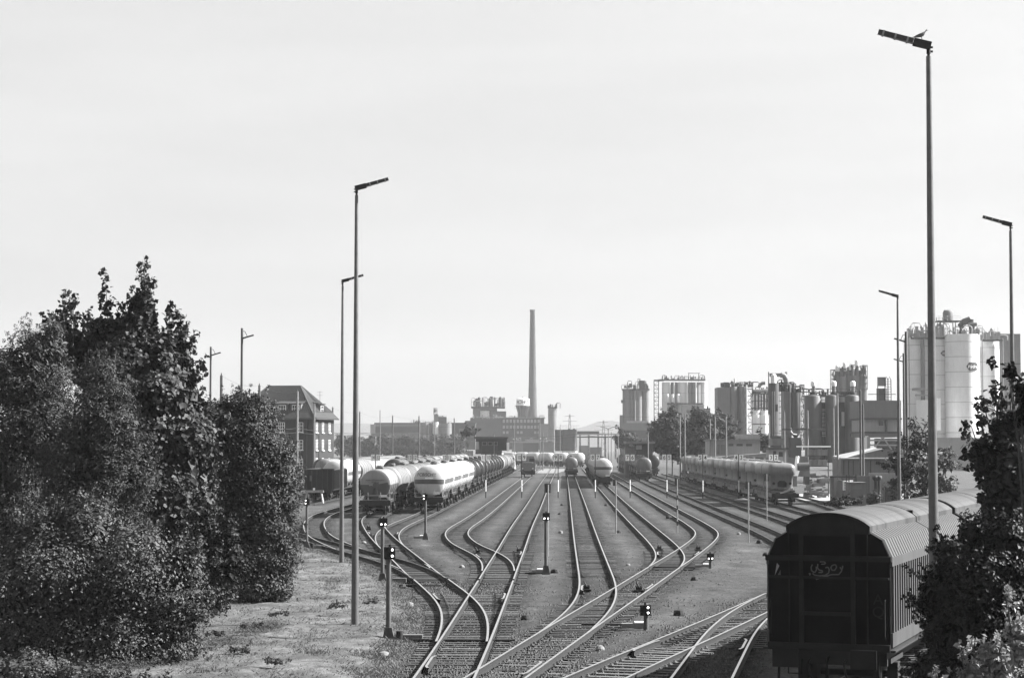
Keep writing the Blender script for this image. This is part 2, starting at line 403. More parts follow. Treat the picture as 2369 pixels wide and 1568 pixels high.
def ground_material():
    m = bpy.data.materials.new('yard_ground'); m.use_nodes = True
    n, l = m.node_tree.nodes, m.node_tree.links; p = n['Principled BSDF']
    p.inputs['Roughness'].default_value = 0.95; p.inputs['Specular IOR Level'].default_value = 0.15
    tc = n.new('ShaderNodeTexCoord')
    def noise(sc, det=6, stretch=(1, 1, 1), rough=0.6):
        mp = n.new('ShaderNodeMapping'); mp.inputs['Scale'].default_value = stretch
        l.new(tc.outputs['Object'], mp.inputs['Vector'])
        k = n.new('ShaderNodeTexNoise'); k.inputs['Scale'].default_value = sc; k.inputs['Detail'].default_value = det; k.inputs['Roughness'].default_value = rough
        l.new(mp.outputs['Vector'], k.inputs['Vector']); return k.outputs['Fac']
    def rng(s, a, b, c, d):
        r = n.new('ShaderNodeMapRange'); r.inputs['From Min'].default_value = a; r.inputs['From Max'].default_value = b
        r.inputs['To Min'].default_value = c; r.inputs['To Max'].default_value = d; l.new(s, r.inputs['Value']); return r.outputs['Result']
    def op(o, a, b):
        k = n.new('ShaderNodeMath'); k.operation = o
        for i, s in enumerate((a, b)):
            if isinstance(s, (int, float)): k.inputs[i].default_value = s
            else: l.new(s, k.inputs[i])
        return k.outputs['Value']
    def attr(nm):
        a = n.new('ShaderNodeAttribute'); a.attribute_name = nm; return a.outputs['Fac']
    vor = n.new('ShaderNodeTexVoronoi'); vor.inputs['Scale'].default_value = 8
    mpv = n.new('ShaderNodeMapping'); mpv.inputs['Scale'].default_value = (1, 0.55, 1)
    l.new(tc.outputs['Object'], mpv.inputs['Vector']); l.new(mpv.outputs['Vector'], vor.inputs['Vector'])
    bwv = n.new('ShaderNodeRGBToBW'); l.new(vor.outputs['Color'], bwv.inputs['Color'])
    stones = rng(bwv.outputs['Val'], 0.15, 0.85, 0.65, 1.4)
    fine = rng(noise(5, 8, (1, .6, 1), .75), 0.3, 0.7, 0.5, 1.5)
    broad = op('MULTIPLY', rng(noise(0.16, 5), 0.3, 0.7, 0.72, 1.28), rng(noise(1.0, 6, (1, .6, 1)), 0.3, 0.7, 0.74, 1.26))
    weeds = rng(noise(0.35, 8, (1, .35, 1), .7), 0.55, 0.72, 0.0, 1.0)
    grav = op('MULTIPLY', op('MULTIPLY', op('MULTIPLY', 0.044, fine), broad), rng(stones, 0, 1.6, 0.75, 1.3))
    grav = op('ADD', grav, op('MULTIPLY', weeds, 0.04))
    trk = op('MULTIPLY', op('MULTIPLY', op('MULTIPLY', 0.022, stones), fine), broad)
    gr = op('MULTIPLY', op('MULTIPLY', 0.085, rng(noise(2.6, 9, (1, .55, 1), .8), .32, .68, .25, 1.75)), rng(noise(0.35, 5), .3, .7, .6, 1.35))
    def mix(f, a, b):
        k = n.new('ShaderNodeMix'); k.data_type = 'FLOAT'
        l.new(f, k.inputs[0]); l.new(a, k.inputs[2]); l.new(b, k.inputs[3]); return k.outputs[0]
    trk = op('MULTIPLY', trk, rng(noise(0.5, 5, (1, .3, 1)), .5, .68, 1.0, .55))
    trk = op('MULTIPLY', trk, rng(op('MULTIPLY', attr('shade_dust'), rng(noise(1.6, 5), .3, .7, .7, 1.1)), 0, 1, 1.0, .14))  # rail shadow painted dark into the bed colour, along with brake dust
    edge = rng(noise(0.7, 6), 0.3, 0.7, -0.35, 0.35)
    cl = n.new('ShaderNodeClamp'); l.new(op('ADD', attr('track'), op('MULTIPLY', edge, attr('track'))), cl.inputs['Value'])
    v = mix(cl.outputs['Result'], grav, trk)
    cg = n.new('ShaderNodeClamp'); l.new(op('ADD', attr('grass'), op('MULTIPLY', edge, attr('grass'))), cg.inputs['Value'])
    v = mix(cg.outputs['Result'], v, gr)
    l.new(v, p.inputs['Base Color'])
    b = n.new('ShaderNodeBump'); b.inputs['Strength'].default_value = 0.6; b.inputs['Distance'].default_value = 0.05
    l.new(op('ADD', stones, fine), b.inputs['Height']); l.new(b.outputs['Normal'], p.inputs['Normal'])
    return m
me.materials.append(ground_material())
ground = tag(link('ground', me), kind='structure')

# ------------------------------------------------------------------ railway tracks
RZ = 0.20                                                    # top of rail above the ground
PROF = [(-.068, .02), (-.068, .04), (-.012, .06), (-.012, .15), (-.034, .165), (-.034, RZ), (.034, RZ), (.034, .165), (.012, .15), (.012, .06), (.068, .04), (.068, .02)]
def rail_mesh(path, dz=0.0, name='rail', top='rail_top'):
    """sweep of the rail profile along a 2D path; the head is polished steel"""
    T = tangents(path); N = np.stack([T[:, 1], -T[:, 0]], 1)
    k = len(PROF); mb = MB(); vs = []
    for p, nn in zip(path, N):
        for a, z in PROF: vs.append((p[0] + nn[0] * a, p[1] + nn[1] * a, z + dz))
    fs = []; ms = []
    for i in range(len(path) - 1):
        for j in range(k - 1):
            fs.append((i * k + j, i * k + j + 1, (i + 1) * k + j + 1, (i + 1) * k + j)); ms.append(1 if j == 5 else 0)
    mb.v = vs; mb.f = [tuple(reversed(f)) for f in fs]; mb.m = ms; mb.sm = [False] * len(fs)
    mb.add(vs[:k], [tuple(range(k))]); mb.add(vs[-k:], [tuple(reversed(range(k)))])
    return mb.mesh(name, [M['rail_side'], M[top]])
def sleeper_mesh(mt, half=1.3):
    mb = MB().box(-half, half, -.13, .13, -.1, .045)
    for s in (-1, 1): mb.box(s * .75 - .16, s * .75 + .16, -.085, .085, .045, .066)
    for s in (-1, 1):
        for k in (-.11, .11): mb.box(s * .75 + k - .02, s * .75 + k + .02, -.03, .03, .066, .105)
    return mb.mesh('sleeper', [mt])
SLP = [sleeper_mesh(M[k]) for k in ('sleeper', 'sleeper', 'sleeper_b', 'sleeper_c')]
SLP_PALE = [sleeper_mesh(M[k]) for k in ('sleeper_b', 'sleeper_b', 'sleeper')]
HOST = {'M1': ['M2', 'S'], 'M2': ['S'], 'L': ['S'], 'L1': ['L'], 'L2': ['L', 'L1'], 'L3': ['L2'], 'L1b': ['L1'], 'C': ['R'], 'R1': ['R'], 'R2': ['R1', 'R'],
        'P': ['Q', 'R3'], 'R3': ['Q'], 'R4': ['R3'], 'L0': [], 'K1': [], 'K2': []}
TLAB = {
 'S': 'trunk track running into the bottom edge left of centre',
 'M2': 'straight track right beside the centre dwarf signal, running up to the distant crossing',
 'M1': 'track that swings left then right and ends at the locomotive under sign 10 9',
 'L': 'short curved connection leaving the trunk track near the left tall signal',
 'L1': 'track running off to the far left behind the leafy bush',
 'L2': 'track leading to the two tone tank wagon left of the graffiti tanker',
 'L3': 'track under the white tankers with graffiti lettering',
 'L1b': 'sharply curved track between buffer stop and the two tone tank wagon',
 'L0': 'dead end siding behind the buffer stop, under the dark open wagon',
 'K1': 'siding under the ringed grey tankers behind sign 14 13',
 'K2': 'outermost siding at the left, under the row of small tankers before the hedge',
 'R': 'diagonal track crossing the bottom from left to the right hand yard',
 'C': 'nearly straight track up the middle to the tanker between signs 9 8 and 8 7',
 'R1': 'track with the white banded tanker beside sign 8 7',
 'R2': 'empty track with a sharp bend beside the low signal at right',
 'R3': 'track under the row of dark tankers beside sign 7 6',
 'R4': 'empty track left of the container wagons, passing sign 5 4',
 'R5': 'track carrying the flat wagons with silver silo containers',
 'R6': 'outer right track beside the loading yard and shrubs',
 'Q': 'track at bottom right with bright sleepers left of the covered wagon',
 'P': 'track branching to the bottom edge in the shade of the covered wagon',
 'W': 'track beneath the covered sliding wall wagons at right'}
START_SKIP = 0.09
ZONES = [('M2', 'M1', 91, 118), ('S', 'L', 57, 84), ('L1', 'L2', 92, 110), ('L2', 'L3', 122.5, 141), ('L1', 'L1b', 118, 131), ('R', 'C', 66, 79), ('R1', 'R2', 101, 119), ('Q', 'P', 62, 82)]
TRACK = {}
for ti, (k, A) in enumerate(LINE.items()):
    mid = A[len(A) // 2]
    root = thing('railway_track', TLAB[k], 'railway track', (0, 0, 0), 0, 'railway tracks of the yard')
    TRACK[k] = root
    T = tangents(A); N = np.stack([T[:, 1], -T[:, 0]], 1)
    dz = -0.0025 * (ti % 7)
    far = A[:, 1] < 560
    for s in (-1, 1):
        path = A + N * s * 0.7525
        keep = far.copy()
        for h in HOST.get(k, []):
            H = LINE[h]; HT = tangents(H); HN = np.stack([HT[:, 1], -HT[:, 0]], 1); HP = H + HN * s * 0.7525
            d = np.sqrt(((path[:, None] - HP[None]) ** 2).sum(2).min(1)) if len(path) * len(HP) < 4e6 else np.full(len(path), 9.)
            keep &= d > START_SKIP
        on = np.where(keep)[0]
        if len(on) > 3:
            i0, i1 = on[0], on[-1] + 1
            pp = path[i0:i1]
            st = np.concatenate([pp[:120], pp[120::4]]) if len(pp) > 150 else pp
            link('rail', rail_mesh(st, dz, 'rail', 'rail_dull' if k in ('R3', 'R4', 'R5', 'R6', 'L0', 'K1', 'K2', 'L1', 'W') else 'rail_top'), root)
    # sleepers
    s_ = np.concatenate([[0], np.cumsum(np.linalg.norm(np.diff(A, axis=0), axis=1))])
    q = np.arange(0.3, s_[-1], 0.63)
    px, py = np.interp(q, s_, A[:, 0]), np.interp(q, s_, A[:, 1]); tx, ty = np.interp(q, s_, T[:, 0]), np.interp(q, s_, T[:, 1])
    hosts = [LINE[h] for h in HOST.get(k, [])]
    rest = MB(); cnt = 0
    for x, y, a, b in zip(px, py, tx, ty):
        if y < 44 or y > 215: continue
        if any(k == h and y0 <= y <= y1 for h, b_, y0, y1 in ZONES): continue
        lat = min([float(np.sqrt(((H - (x, y)) ** 2).sum(1).min())) for H in hosts] + [99])
        if lat < 2.75: continue
        ang = math.atan2(b, a) - math.pi / 2
        if ang > math.pi / 2: ang -= math.pi
        ang += rnd.uniform(-.012, .012)
        jx = rnd.uniform(-.04, .04); jz = rnd.uniform(-.022, .004) - 0.001 * (ti % 9) - (0 if k in ('Q', 'P') else .035)
        if y > 100: jz -= 0.025 * min(1, (y - 100) / 60)
        if y < 128 and cnt < 290:
            o = link('sleeper', rnd.choice(SLP_PALE if k in ('Q', 'P') else SLP), root, (x + jx, y, jz), ang); cnt += 1
        else:
            c, sn = math.cos(ang), math.sin(ang)
            vs = [(x + u * c - w * sn, y + u * sn + w * c, zz + jz) for zz in (-.05, .045) for u, w in ((-1.3, -.13), (1.3, -.13), (1.3, .13), (-1.3, .13))]
            rest.add(vs, [(4, 5, 6, 7), (0, 1, 5, 4), (1, 2, 6, 5), (2, 3, 7, 6), (3, 0, 4, 7)])
    if rest.f: tag(rest.build('sleeper_bed', M['sleeper'], root), kind='stuff')
# long timbers under the turnouts: between a branch and its host
def timbers(host, br, y0, y1):
    H, B = LINE[host], LINE[br]
    o = np.argsort(B[:, 1]); B = B[o]
    for y in np.arange(y0, y1, 0.63):
        x0, _, a0 = line_at(host, y)
        xb = float(np.interp(y, B[:, 1], B[:, 0]))
        if not (B[0, 1] <= y <= B[-1, 1]): continue
        sep = xb - x0
        if abs(sep) > 2.75: continue
        ox = link('sleeper', rnd.choice(SLP), TRACK[br], (x0 + sep / 2, y, -0.012 + rnd.uniform(-.01, .004)), a0 * 0.5)
        ox.scale = ((2.6 + abs(sep)) / 2.6, 1, 1)
for z_ in ZONES: timbers(*z_)
# guard (check) rails opposite the crossings, with their dark clearance
def guard(track, y, side, ln=3.2, parent=None):
    x, yy, a = line_at(track, y)
    A = LINE[track]; T = tangents(A); N = np.stack([T[:, 1], -T[:, 0]], 1)
    sgn = 1 if T[len(T)//2][1] > 0 else -1
    P = A + N * sgn * side * (0.7525 - 0.115)
    o = np.argsort(P[:, 1]); P = P[o]
    yv = np.arange(y - ln / 2, y + ln / 2 + .01, 0.4)
    path = np.stack([np.interp(yv, P[:, 1], P[:, 0]), yv], 1)
    path[0, 0] -= side * .07; path[-1, 0] -= side * .07
    link('check_rail', rail_mesh(path, 0.012, 'check_rail'), TRACK[track])
guard('L', 80.3, -1); guard('S', 80.5, 1); guard('S', 56, -1); guard('C', 85.2, -1); guard('R', 86, 1)
guard('R1', 112.5, -1); guard('R2', 112.8, 1); guard('M1', 110, -1); guard('M2', 113, 1); guard('Q', 60.5, -1); guard('P', 61, 1)
guard('L1', 100, -1); guard('L2', 100.5, 1); guard('R', 54.5, 1); guard('L2', 139, -1); guard('L3', 139, 1)

# loose ballast stones near the bottom of the frame (nobody could count them)
def stones(n):
    vs = []; fs = []
    lines = [LINE[k] for k in ('S', 'R', 'Q', 'P', 'L', 'M2', 'M1', 'C', 'R1', 'R2', 'L2')]
    k = 0
    while k < n:
        A = rnd.choice(lines); p = A[rnd.randrange(len(A))]
        x = p[0] + rnd.gauss(0, 1.3); y = p[1] + rnd.uniform(-1, 1)
        if not 48 < y < 125 or rnd.random() < (y - 48) / 100: continue
        r = rnd.uniform(.02, .055); b = len(vs)
        h = r * rnd.uniform(.6, 1.1)
        for a in range(4):
            t = a * 1.571 + rnd.uniform(-.4, .4); vs.append((x + r * math.cos(t), y + r * math.sin(t), rnd.uniform(-.03, .0)))
        vs.append((x + rnd.uniform(-.01, .01), y + rnd.uniform(-.01, .01), h))
        fs += [(b + a, b + (a + 1) % 4, b + 4) for a in range(4)]; k += 1
    mb = MB(); mb.add(vs, fs); return mb
tag(stones(20000).build('ballast_stones', mat('ballast_stone', 0.05, 0.9, var=0.75, scale=14)), kind='stuff')
# ------------------------------------------------------------------ rolling stock
TK = dict(
    white=mat('tank_white', 0.38, 0.45, orand=.06, var=0.07, scale=1.2, streak=0.18),
    grey=mat('tank_grey', 0.12, 0.5, var=0.18, scale=1.5, streak=0.35, orand=.32),
    silver=mat('tank_silver', 0.2, 0.42, var=0.14, scale=1.5, streak=0.25, orand=.32),
    dark=mat('tank_dark', 0.026, 0.38, var=0.35, scale=1.5, streak=0.4, orand=.32),
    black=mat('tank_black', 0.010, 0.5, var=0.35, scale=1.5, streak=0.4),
    gear=mat('running_gear', 0.009, 0.8, var=0.5, scale=4),
    band=mat('band_paint', 0.06, 0.5, var=0.1, scale=2),
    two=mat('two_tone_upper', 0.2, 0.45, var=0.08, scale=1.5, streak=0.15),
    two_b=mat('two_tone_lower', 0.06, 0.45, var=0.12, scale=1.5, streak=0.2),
    beige=mat('frame_grey', 0.09, 0.7, var=0.3, scale=3, streak=0.3),
)
def place(track, yfront, L):
    """root position and heading for a vehicle whose near end stands at yfront"""
    x0, y0, _ = line_at(track, yfront); x1, y1, _ = line_at(track, yfront + L)
    return ((x0 + x1) / 2, (y0 + y1) / 2, RZ - 0.02), math.atan2(-(x1 - x0), (y1 - y0))
def wheelset_mesh(r=0.46):
    mb = MB().cyl((-1, 0, r), (1, 0, r), .08, n=8)
    for s in (-1, 1):
        mb.cyl((s * .69, 0, r), (s * .82, 0, r), r, n=18); mb.cyl((s * .66, 0, r), (s * .69, 0, r), r + .03, n=18)
    return mb.mesh('wheelset', [TK['gear']])
def bogie_mesh(beam_mat=None):
    mb = MB()
    for s in (-1, 1):
        mb.box(s * 1.0 - .06, s * 1.0 + .06, -1.25, 1.25, .52, .74)
        for k in (-.9, .9): mb.cbox((s * 1.02, k, .46), (.22, .34, .3))
        mb.cyl((s * 1.02, -.3, .3), (s * 1.02, -.3, .55), .09, n=8); mb.cyl((s * 1.02, .3, .3), (s * 1.02, .3, .55), .09, n=8)
    mb.box(-1.05, 1.05, -.25, .25, .6, .9)
    return mb.mesh('bogie_frame', [beam_mat or TK['gear']])
WS, BG = wheelset_mesh(), bogie_mesh()
def buffer_mesh():
    mb = MB().cyl((0, 0, 0), (0, -.35, 0), .11, n=10).cyl((0, -.35, 0), (0, -.6, 0), .075, n=10)
    mb.cyl((0, -.58, 0), (0, -.63, 0), .23, n=14); return mb.mesh('buffer', [TK['gear']])
BUF = buffer_mesh()
def tank_profile(L, r, dk=.36):
    e = r * dk; pr = [(0.0, -L / 2)]
    for i in range(1, 9):
        a = i / 8 * math.pi / 2; pr.append((r * math.sin(a) ** .9, -L / 2 + e * (1 - math.cos(a))))
    return pr + [(a, -b) for a, b in reversed(pr)]
def dome_y(L, r, rho, dk=.36):
    e = r * dk; q = min(1.0, (max(rho, 0) / r)) ** (1 / .9)
    return -L / 2 + e * (1 - math.sqrt(max(0.0, 1 - q * q)))
def tank_wagon(name, label, L=13.0, D=2.75, zc=2.72, tank='grey', rings=6, group=None, band=None, rail=True, detail=True, split=None, dome_mat=None, dk=.36):
    """four axle tank wagon, near end at local y = -L/2 - 0.7 (buffers); root on the rails"""
    g = thing(name, label, 'tank wagon', group=group)
    r = D / 2
    mb = MB(); mb.lathe(tank_profile(L, r, dk), 32, 0, (0, 0, zc), 'y'); e = r * dk
    for i in range(rings):
        y = -L / 2 + e + (L - 2 * e) * (i + .5) / rings
        mb.lathe([(r - .01, y - .06), (r + .03, y - .05)], 32, 0, (0, 0, zc), 'y'); mb.lathe([(r + .03, y - .05), (r + .03, y + .05)], 32, 0, (0, 0, zc), 'y'); mb.lathe([(r + .03, y + .05), (r - .01, y + .06)], 32, 0, (0, 0, zc), 'y')
    mats = [TK[tank]]
    if split:                                              # lower part of the barrel in a darker paint
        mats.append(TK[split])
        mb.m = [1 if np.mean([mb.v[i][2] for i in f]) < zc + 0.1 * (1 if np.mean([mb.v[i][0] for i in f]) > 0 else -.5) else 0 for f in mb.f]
    if dome_mat:
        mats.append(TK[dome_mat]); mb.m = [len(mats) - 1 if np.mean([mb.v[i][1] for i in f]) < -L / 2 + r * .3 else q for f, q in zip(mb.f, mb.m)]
    mb.build('tank', mats, g)
    if band:
        st_ = MB(); rr = r + .008; z0, z1 = -.28, .13
        for sy in (-1, 1):                                  # across each domed end
            vs = []; n = 26
            for i in range(n + 1):
                for z in (z0, (z0 + z1) / 2, z1):
                    xm = math.sqrt(rr * rr - z * z) * .999; x = -xm + 2 * xm * i / n
                    vs.append((x, sy * -1 * (-dome_y(L, r, math.hypot(x, z), dk) + .012), zc + z))
            fs = [(3 * i + j, 3 * i + j + 3, 3 * i + j + 4, 3 * i + j + 1) for i in range(n) for j in (0, 1)]
            st_.add(vs, fs if sy > 0 else [tuple(reversed(f)) for f in fs], 0, True)
        for sx in (-1, 1):                                  # along the barrel
            vs = []
            for y in (-L / 2 + e, L / 2 - e):
                for z in (z0, (z0 + z1) / 2, z1): vs.append((sx * (math.sqrt(r * r - z * z) + .012), y, zc + z))
            fs = [(0, 3, 4, 1), (1, 4, 5, 2)]
            st_.add(vs, fs if sx > 0 else [tuple(reversed(f)) for f in fs], 0, True)
        st_.build('stripe', TK['band'], g)
    u = MB()
    for sx in (-1, 1): u.box(sx * .95 - .07, sx * .95 + .07, -L / 2 - .35, L / 2 + .35, .98, 1.24)
    for sy in (-1, 1):
        u.box(-1.3, 1.3, sy * (L / 2 + .35) - .08, sy * (L / 2 + .35) + .08, .86, 1.28)
        y = sy * (L / 2 - 2.0); u.box(-1.1, 1.1, y - .3, y + .3, 1.0, zc - r * .8)
    u.box(-.25, .25, -L / 2, L / 2, 1.0, 1.2)
    u.build('underframe', TK['gear'], g)
    for sy in (-1, 1):
        y = sy * (L / 2 - 1.75)
        b = link('bogie', BG, g, (0, y, 0))
        for k in (-.9, .9): link('wheelset', WS, b, (0, k, 0))
    for sy in (-1, 1):
        for sx in (-1, 1): link('buffer', BUF, g, (sx * .875, sy * (L / 2 + .43), 1.06), 0 if sy < 0 else math.pi)
    if detail:
        w = MB()
        w.box(-.3, .3, -1.4, 1.4, zc + r + .10, zc + r + .15)
        for a in (-1.2, 0, 1.2): w.box(-.25, .25, a - .03, a + .03, zc + r - .02, zc + r + .1)
        w.cyl((0, .3, zc + r - .05), (0, .3, zc + r + .26), .3, n=12); w.cyl((0, -.7, zc + r - .05), (0, -.7, zc + r + .2), .16, n=10)
        w.build('walkway', TK['beige'], g)
        s = MB()
        for y in (-L / 2 + 2.0, -L / 2 + 3.3, -1.2, 1.4, L / 2 - 3.3, L / 2 - 2.0):
            for sx in (-1, 1): s.beam((sx * 1.02, y, 1.2), (sx * r * .80, y, zc - r * .58), .16, .06)
        s.build('saddle', TK[tank] if tank in ('white', 'silver') else TK['beige'], g)
        h = MB()
        y = -L / 2 - .3
        for x in (-1.25, -.6, .45, 1.2): h.cyl((x, y, 1.26), (x, y, 2.15 if abs(x) > 1 else 1.95), .022, n=6)
        h.tube([(-1.25, y, 1.5), (-1.05, y, 1.68), (1.0, y, 1.68), (1.2, y, 1.5)], .02); h.tube([(-1.25, y, 1.32), (1.2, y, 1.32)], .02)
        for zz in (1.4, 1.9): h.tube([(1.25, y + .1, zz), (1.38, y + .1, zz), (1.38, y + 1.2, zz)], .02)
        if rail: h.build('end_railing', M['steel_light'], g)
        d = MB().box(.36, .98, -L / 2 - .27, -L / 2 - .25, 1.55, 1.72)
        d.build('number_plate', M['sign'], g)
    return g
def put(g, track, yfront, L, extra=1.26):
    """set a wagon on its track with its near buffers at yfront"""
    loc, rz = place(track, yfront, L + extra); g.location = loc; g.rotation_euler.z = rz; return g

ORD = ['first', 'second', 'third', 'fourth', 'fifth', 'sixth', 'seventh', 'eighth', 'ninth', 'tenth', 'eleventh', 'twelfth', 'thirteenth', 'fourteenth', 'fifteenth', 'sixteenth']
def row(proto_args, track, y0, n, L, labels, group, name='tank_wagon', pitch=None):
    pr = None
    for i in range(n):
        lab = labels(i)
        if pr is None: pr = g = tank_wagon(name, lab, L=L, group=group, **proto_args)
        else: g = copy_tree(pr); g['label'] = lab
        put(g, track, y0 + i * ((pitch or L + 1.35)), L)
    return pr

# --- white gas tankers, the first with graffiti
FW = tank_wagon('tank_wagon', 'white gas tanker with black graffiti lettering on its domed end', L=14.1, D=2.82, zc=2.74, tank='white', rings=3, band=True, group='white gas tank wagons')
put(FW, 'L3', 184.6, 14.1)
spray = mat('spray_paint', 0.02, 0.6)
def dome_text(g, txt, size, dx, z, L, r, zc, mt, name='graffiti', rotz=0.0, shear=0.0, width=1.0, dk=.36):
    yb = dome_y(L, r, math.hypot(dx, z - zc), dk) - .07
    return text_mesh(txt, size, mt, name, g, (dx, yb, z), (math.pi / 2 - (0.25 if dk > .2 else .08) * (z > zc), rotz, 0), .01, shear, width)
dome_text(FW, 'FCBISCH!!!', .42, -.22, 3.28, 14.1, 1.41, 2.74, spray, shear=.12, width=.86)
dome_text(FW, '--- -- ---', .16, -.05, 3.62, 14.1, 1.41, 2.74, TK['band'], 'lettering')
MB().box(-.36, .36, -7.13, -7.11, 2.93, 3.02).build('plate', M['sign'], FW)
for i in range(3):
    g = tank_wagon('tank_wagon', f'plain white gas tanker, {ORD[i]} one behind the graffiti tanker', L=14.1, D=2.82, zc=2.74, tank='white', rings=3 if i != 1 else 2, band=True, group='white gas tank wagons') if i == 0 else copy_tree(WP)
    if i == 0: WP = g
    g['label'] = f'plain white gas tanker, {ORD[i]} one behind the graffiti tanker'
    put(g, 'L3', 184.6 + 15.6 * (i + 1), 14.1)
row(dict(D=2.85, zc=2.78, tank='dark', rings=9), 'L3', 248.5, 9, 11.6, lambda i: f'dark ringed tank wagon, {ORD[i]} in the row behind the white gas tankers', 'dark ringed tank wagons behind the white tankers', pitch=13.2)
row(dict(D=2.85, zc=2.78, tank='silver', rings=7, detail=False), 'L3', 372, 5, 11.6, lambda i: f'pale ringed tank wagon, {ORD[i]} behind the dark ringed tankers near sign 11 10', 'pale ringed tank wagons near sign 11 10', pitch=13.2)

# --- two tone wagon with its row
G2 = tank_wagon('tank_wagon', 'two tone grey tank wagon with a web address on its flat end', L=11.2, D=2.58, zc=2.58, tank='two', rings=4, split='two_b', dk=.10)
put(G2, 'L2', 174.2, 11.2)
dome_text(G2, 'www.railtraxx.com', .20, -.05, 2.99, 11.2, 1.29, 2.58, TK['band'], 'lettering', dk=.10)
dome_text(G2, 'BENELUX', .15, 0, 2.80, 11.2, 1.29, 2.58, TK['band'], 'lettering', dk=.10)
hatch = MB().cyl((0, 0, 0), (0, -.05, 0), .22, n=20); hatch.build('end_hatch', TK['two_b'], G2, (0, -5.64, 2.55))
lad = MB()
for s in (-1, 1): lad.beam((s * .07, -5.66, 2.3), (s * .32, -5.75, 1.3), .05)
lad.build('end_strut', TK['gear'], G2)
sup = MB()
for s in (-1, 1):
    for y in (-5.1, -4.0): sup.beam((s * .85, y, 1.62), (s * 1.22, y, 1.05), .13, .10)
sup.build('support_leg', M['steel_light'], G2)
row(dict(D=2.7, zc=2.62, tank='grey', rings=6, split=None), 'L2', 188, 5, 11.8, lambda i: f'mid grey ringed tank wagon, {ORD[i]} behind the two tone wagon', 'grey tank wagons behind the two tone wagon', pitch=13.4)
row(dict(D=2.8, zc=2.75, tank='silver', rings=5, detail=False), 'L2', 256, 8, 11.8, lambda i: f'light tank wagon {ORD[i]} beyond the mid grey ones behind the two tone wagon', 'light tank wagons far back beside the white tankers', pitch=13.4)

# --- row with black ended tankers
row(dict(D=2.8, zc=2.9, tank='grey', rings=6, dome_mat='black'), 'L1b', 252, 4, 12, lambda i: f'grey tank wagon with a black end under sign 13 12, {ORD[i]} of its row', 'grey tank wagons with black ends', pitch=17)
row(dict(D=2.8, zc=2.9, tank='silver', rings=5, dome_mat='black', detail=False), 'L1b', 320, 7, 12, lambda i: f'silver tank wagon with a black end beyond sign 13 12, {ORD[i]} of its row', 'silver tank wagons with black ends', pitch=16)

# --- open wagon with buffer stop and the big white tank behind it
def open_wagon():
    g = thing('open_wagon', 'dark ribbed open goods wagon behind the buffer stop', 'open wagon')
    dk = mat('open_wagon_paint', 0.010, 0.75, var=0.45, scale=2.5, streak=0.35)
    L, w, z0, z1 = 13.2, 1.5, 1.22, 3.28
    b = MB(); b.box(-w, w, -L / 2, L / 2, z0 - .12, z0)
    for s in (-1, 1): b.box(s * w - .04, s * w + .04, -L / 2, L / 2, z0, z1); b.box(-w + .04, w - .04, s * L / 2 - .04, s * L / 2 + .04, z0, z1)
    b.build('body', dk, g)
    r = MB()
    for s in (-1, 1):
        for i in range(15):
            y = -L / 2 + .1 + i * (L - .2) / 14; r.box(s * 1.54 + (0 if s > 0 else -.09), s * 1.54 + (.09 if s > 0 else 0), y - .05, y + .05, z0, z1 - .05)
        r.box(s * 1.52 - .08, s * 1.52 + .08, -L / 2 - .05, L / 2 + .05, z1, z1 + .1)
    for x in (-1.4, -.85, -.3, .3, .85, 1.4): r.box(x - .05, x + .05, -L / 2 - .13, -L / 2 - .04, z0, z1)
    r.box(-1.42, 1.42, -L / 2 - .10, -L / 2 + .06, z1, z1 + .1)
    r.build('rib', mat('open_wagon_ribs', 0.03, 0.7, var=0.4, scale=2.5, streak=0.3), g)
    u = MB()
    for s in (-1, 1): u.box(s * .9 - .08, s * .9 + .08, -L / 2, L / 2, .85, 1.1); u.box(-1.35, 1.35, s * L / 2 - .1, s * L / 2 + .1, .85, 1.1)
    u.build('underframe', TK['gear'], g)
    for sy in (-1, 1):
        bo = link('bogie', BG, g, (0, sy * 4.6, 0))
        for k in (-.9, .9): link('wheelset', WS, bo, (0, k, 0))
        for sx in (-1, 1): link('buffer', BUF, g, (sx * .875, sy * (L / 2 + .1), 1.06), 0 if sy < 0 else math.pi)
    MB().box(-1.05, -.82, -L / 2 - .16, -L / 2 - .14, 2.1, 2.7).build('plate', TK['beige'], g)
    return g
put(open_wagon(), 'L0', 222.5, 13.2)
g = tank_wagon('tank_wagon', 'big white tank wagon standing directly behind the dark open wagon', L=16, D=3.0, zc=2.75, tank='white', rings=1, band=True)
put(g, 'L0', 237.5, 16)
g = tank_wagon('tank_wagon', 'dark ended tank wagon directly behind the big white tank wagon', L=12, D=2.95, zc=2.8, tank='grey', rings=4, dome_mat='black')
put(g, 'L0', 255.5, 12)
row(dict(D=2.7, zc=2.75, tank='silver', rings=5, detail=False), 'L0', 272, 8, 11.5, lambda i: f'silver tank wagon beyond the big white tank wagon, {ORD[i]} of that row', 'silver tank wagons beyond the big white one', pitch=13)
row(dict(D=2.75, zc=2.75, tank='grey', rings=5, detail=False), 'K1', 285, 10, 11.5, lambda i: f'grey ringed tank wagon in the row behind sign 14 13, {ORD[i]} from the left', 'grey ringed tank wagons behind sign 14 13', pitch=13)
row(dict(D=2.6, zc=2.65, tank='dark', rings=4, detail=False), 'K2', 318, 7, 11.5, lambda i: f'small dark tank wagon in the outermost row before the hedge, {ORD[i]} from the left', 'small dark tank wagons before the hedge', pitch=13)

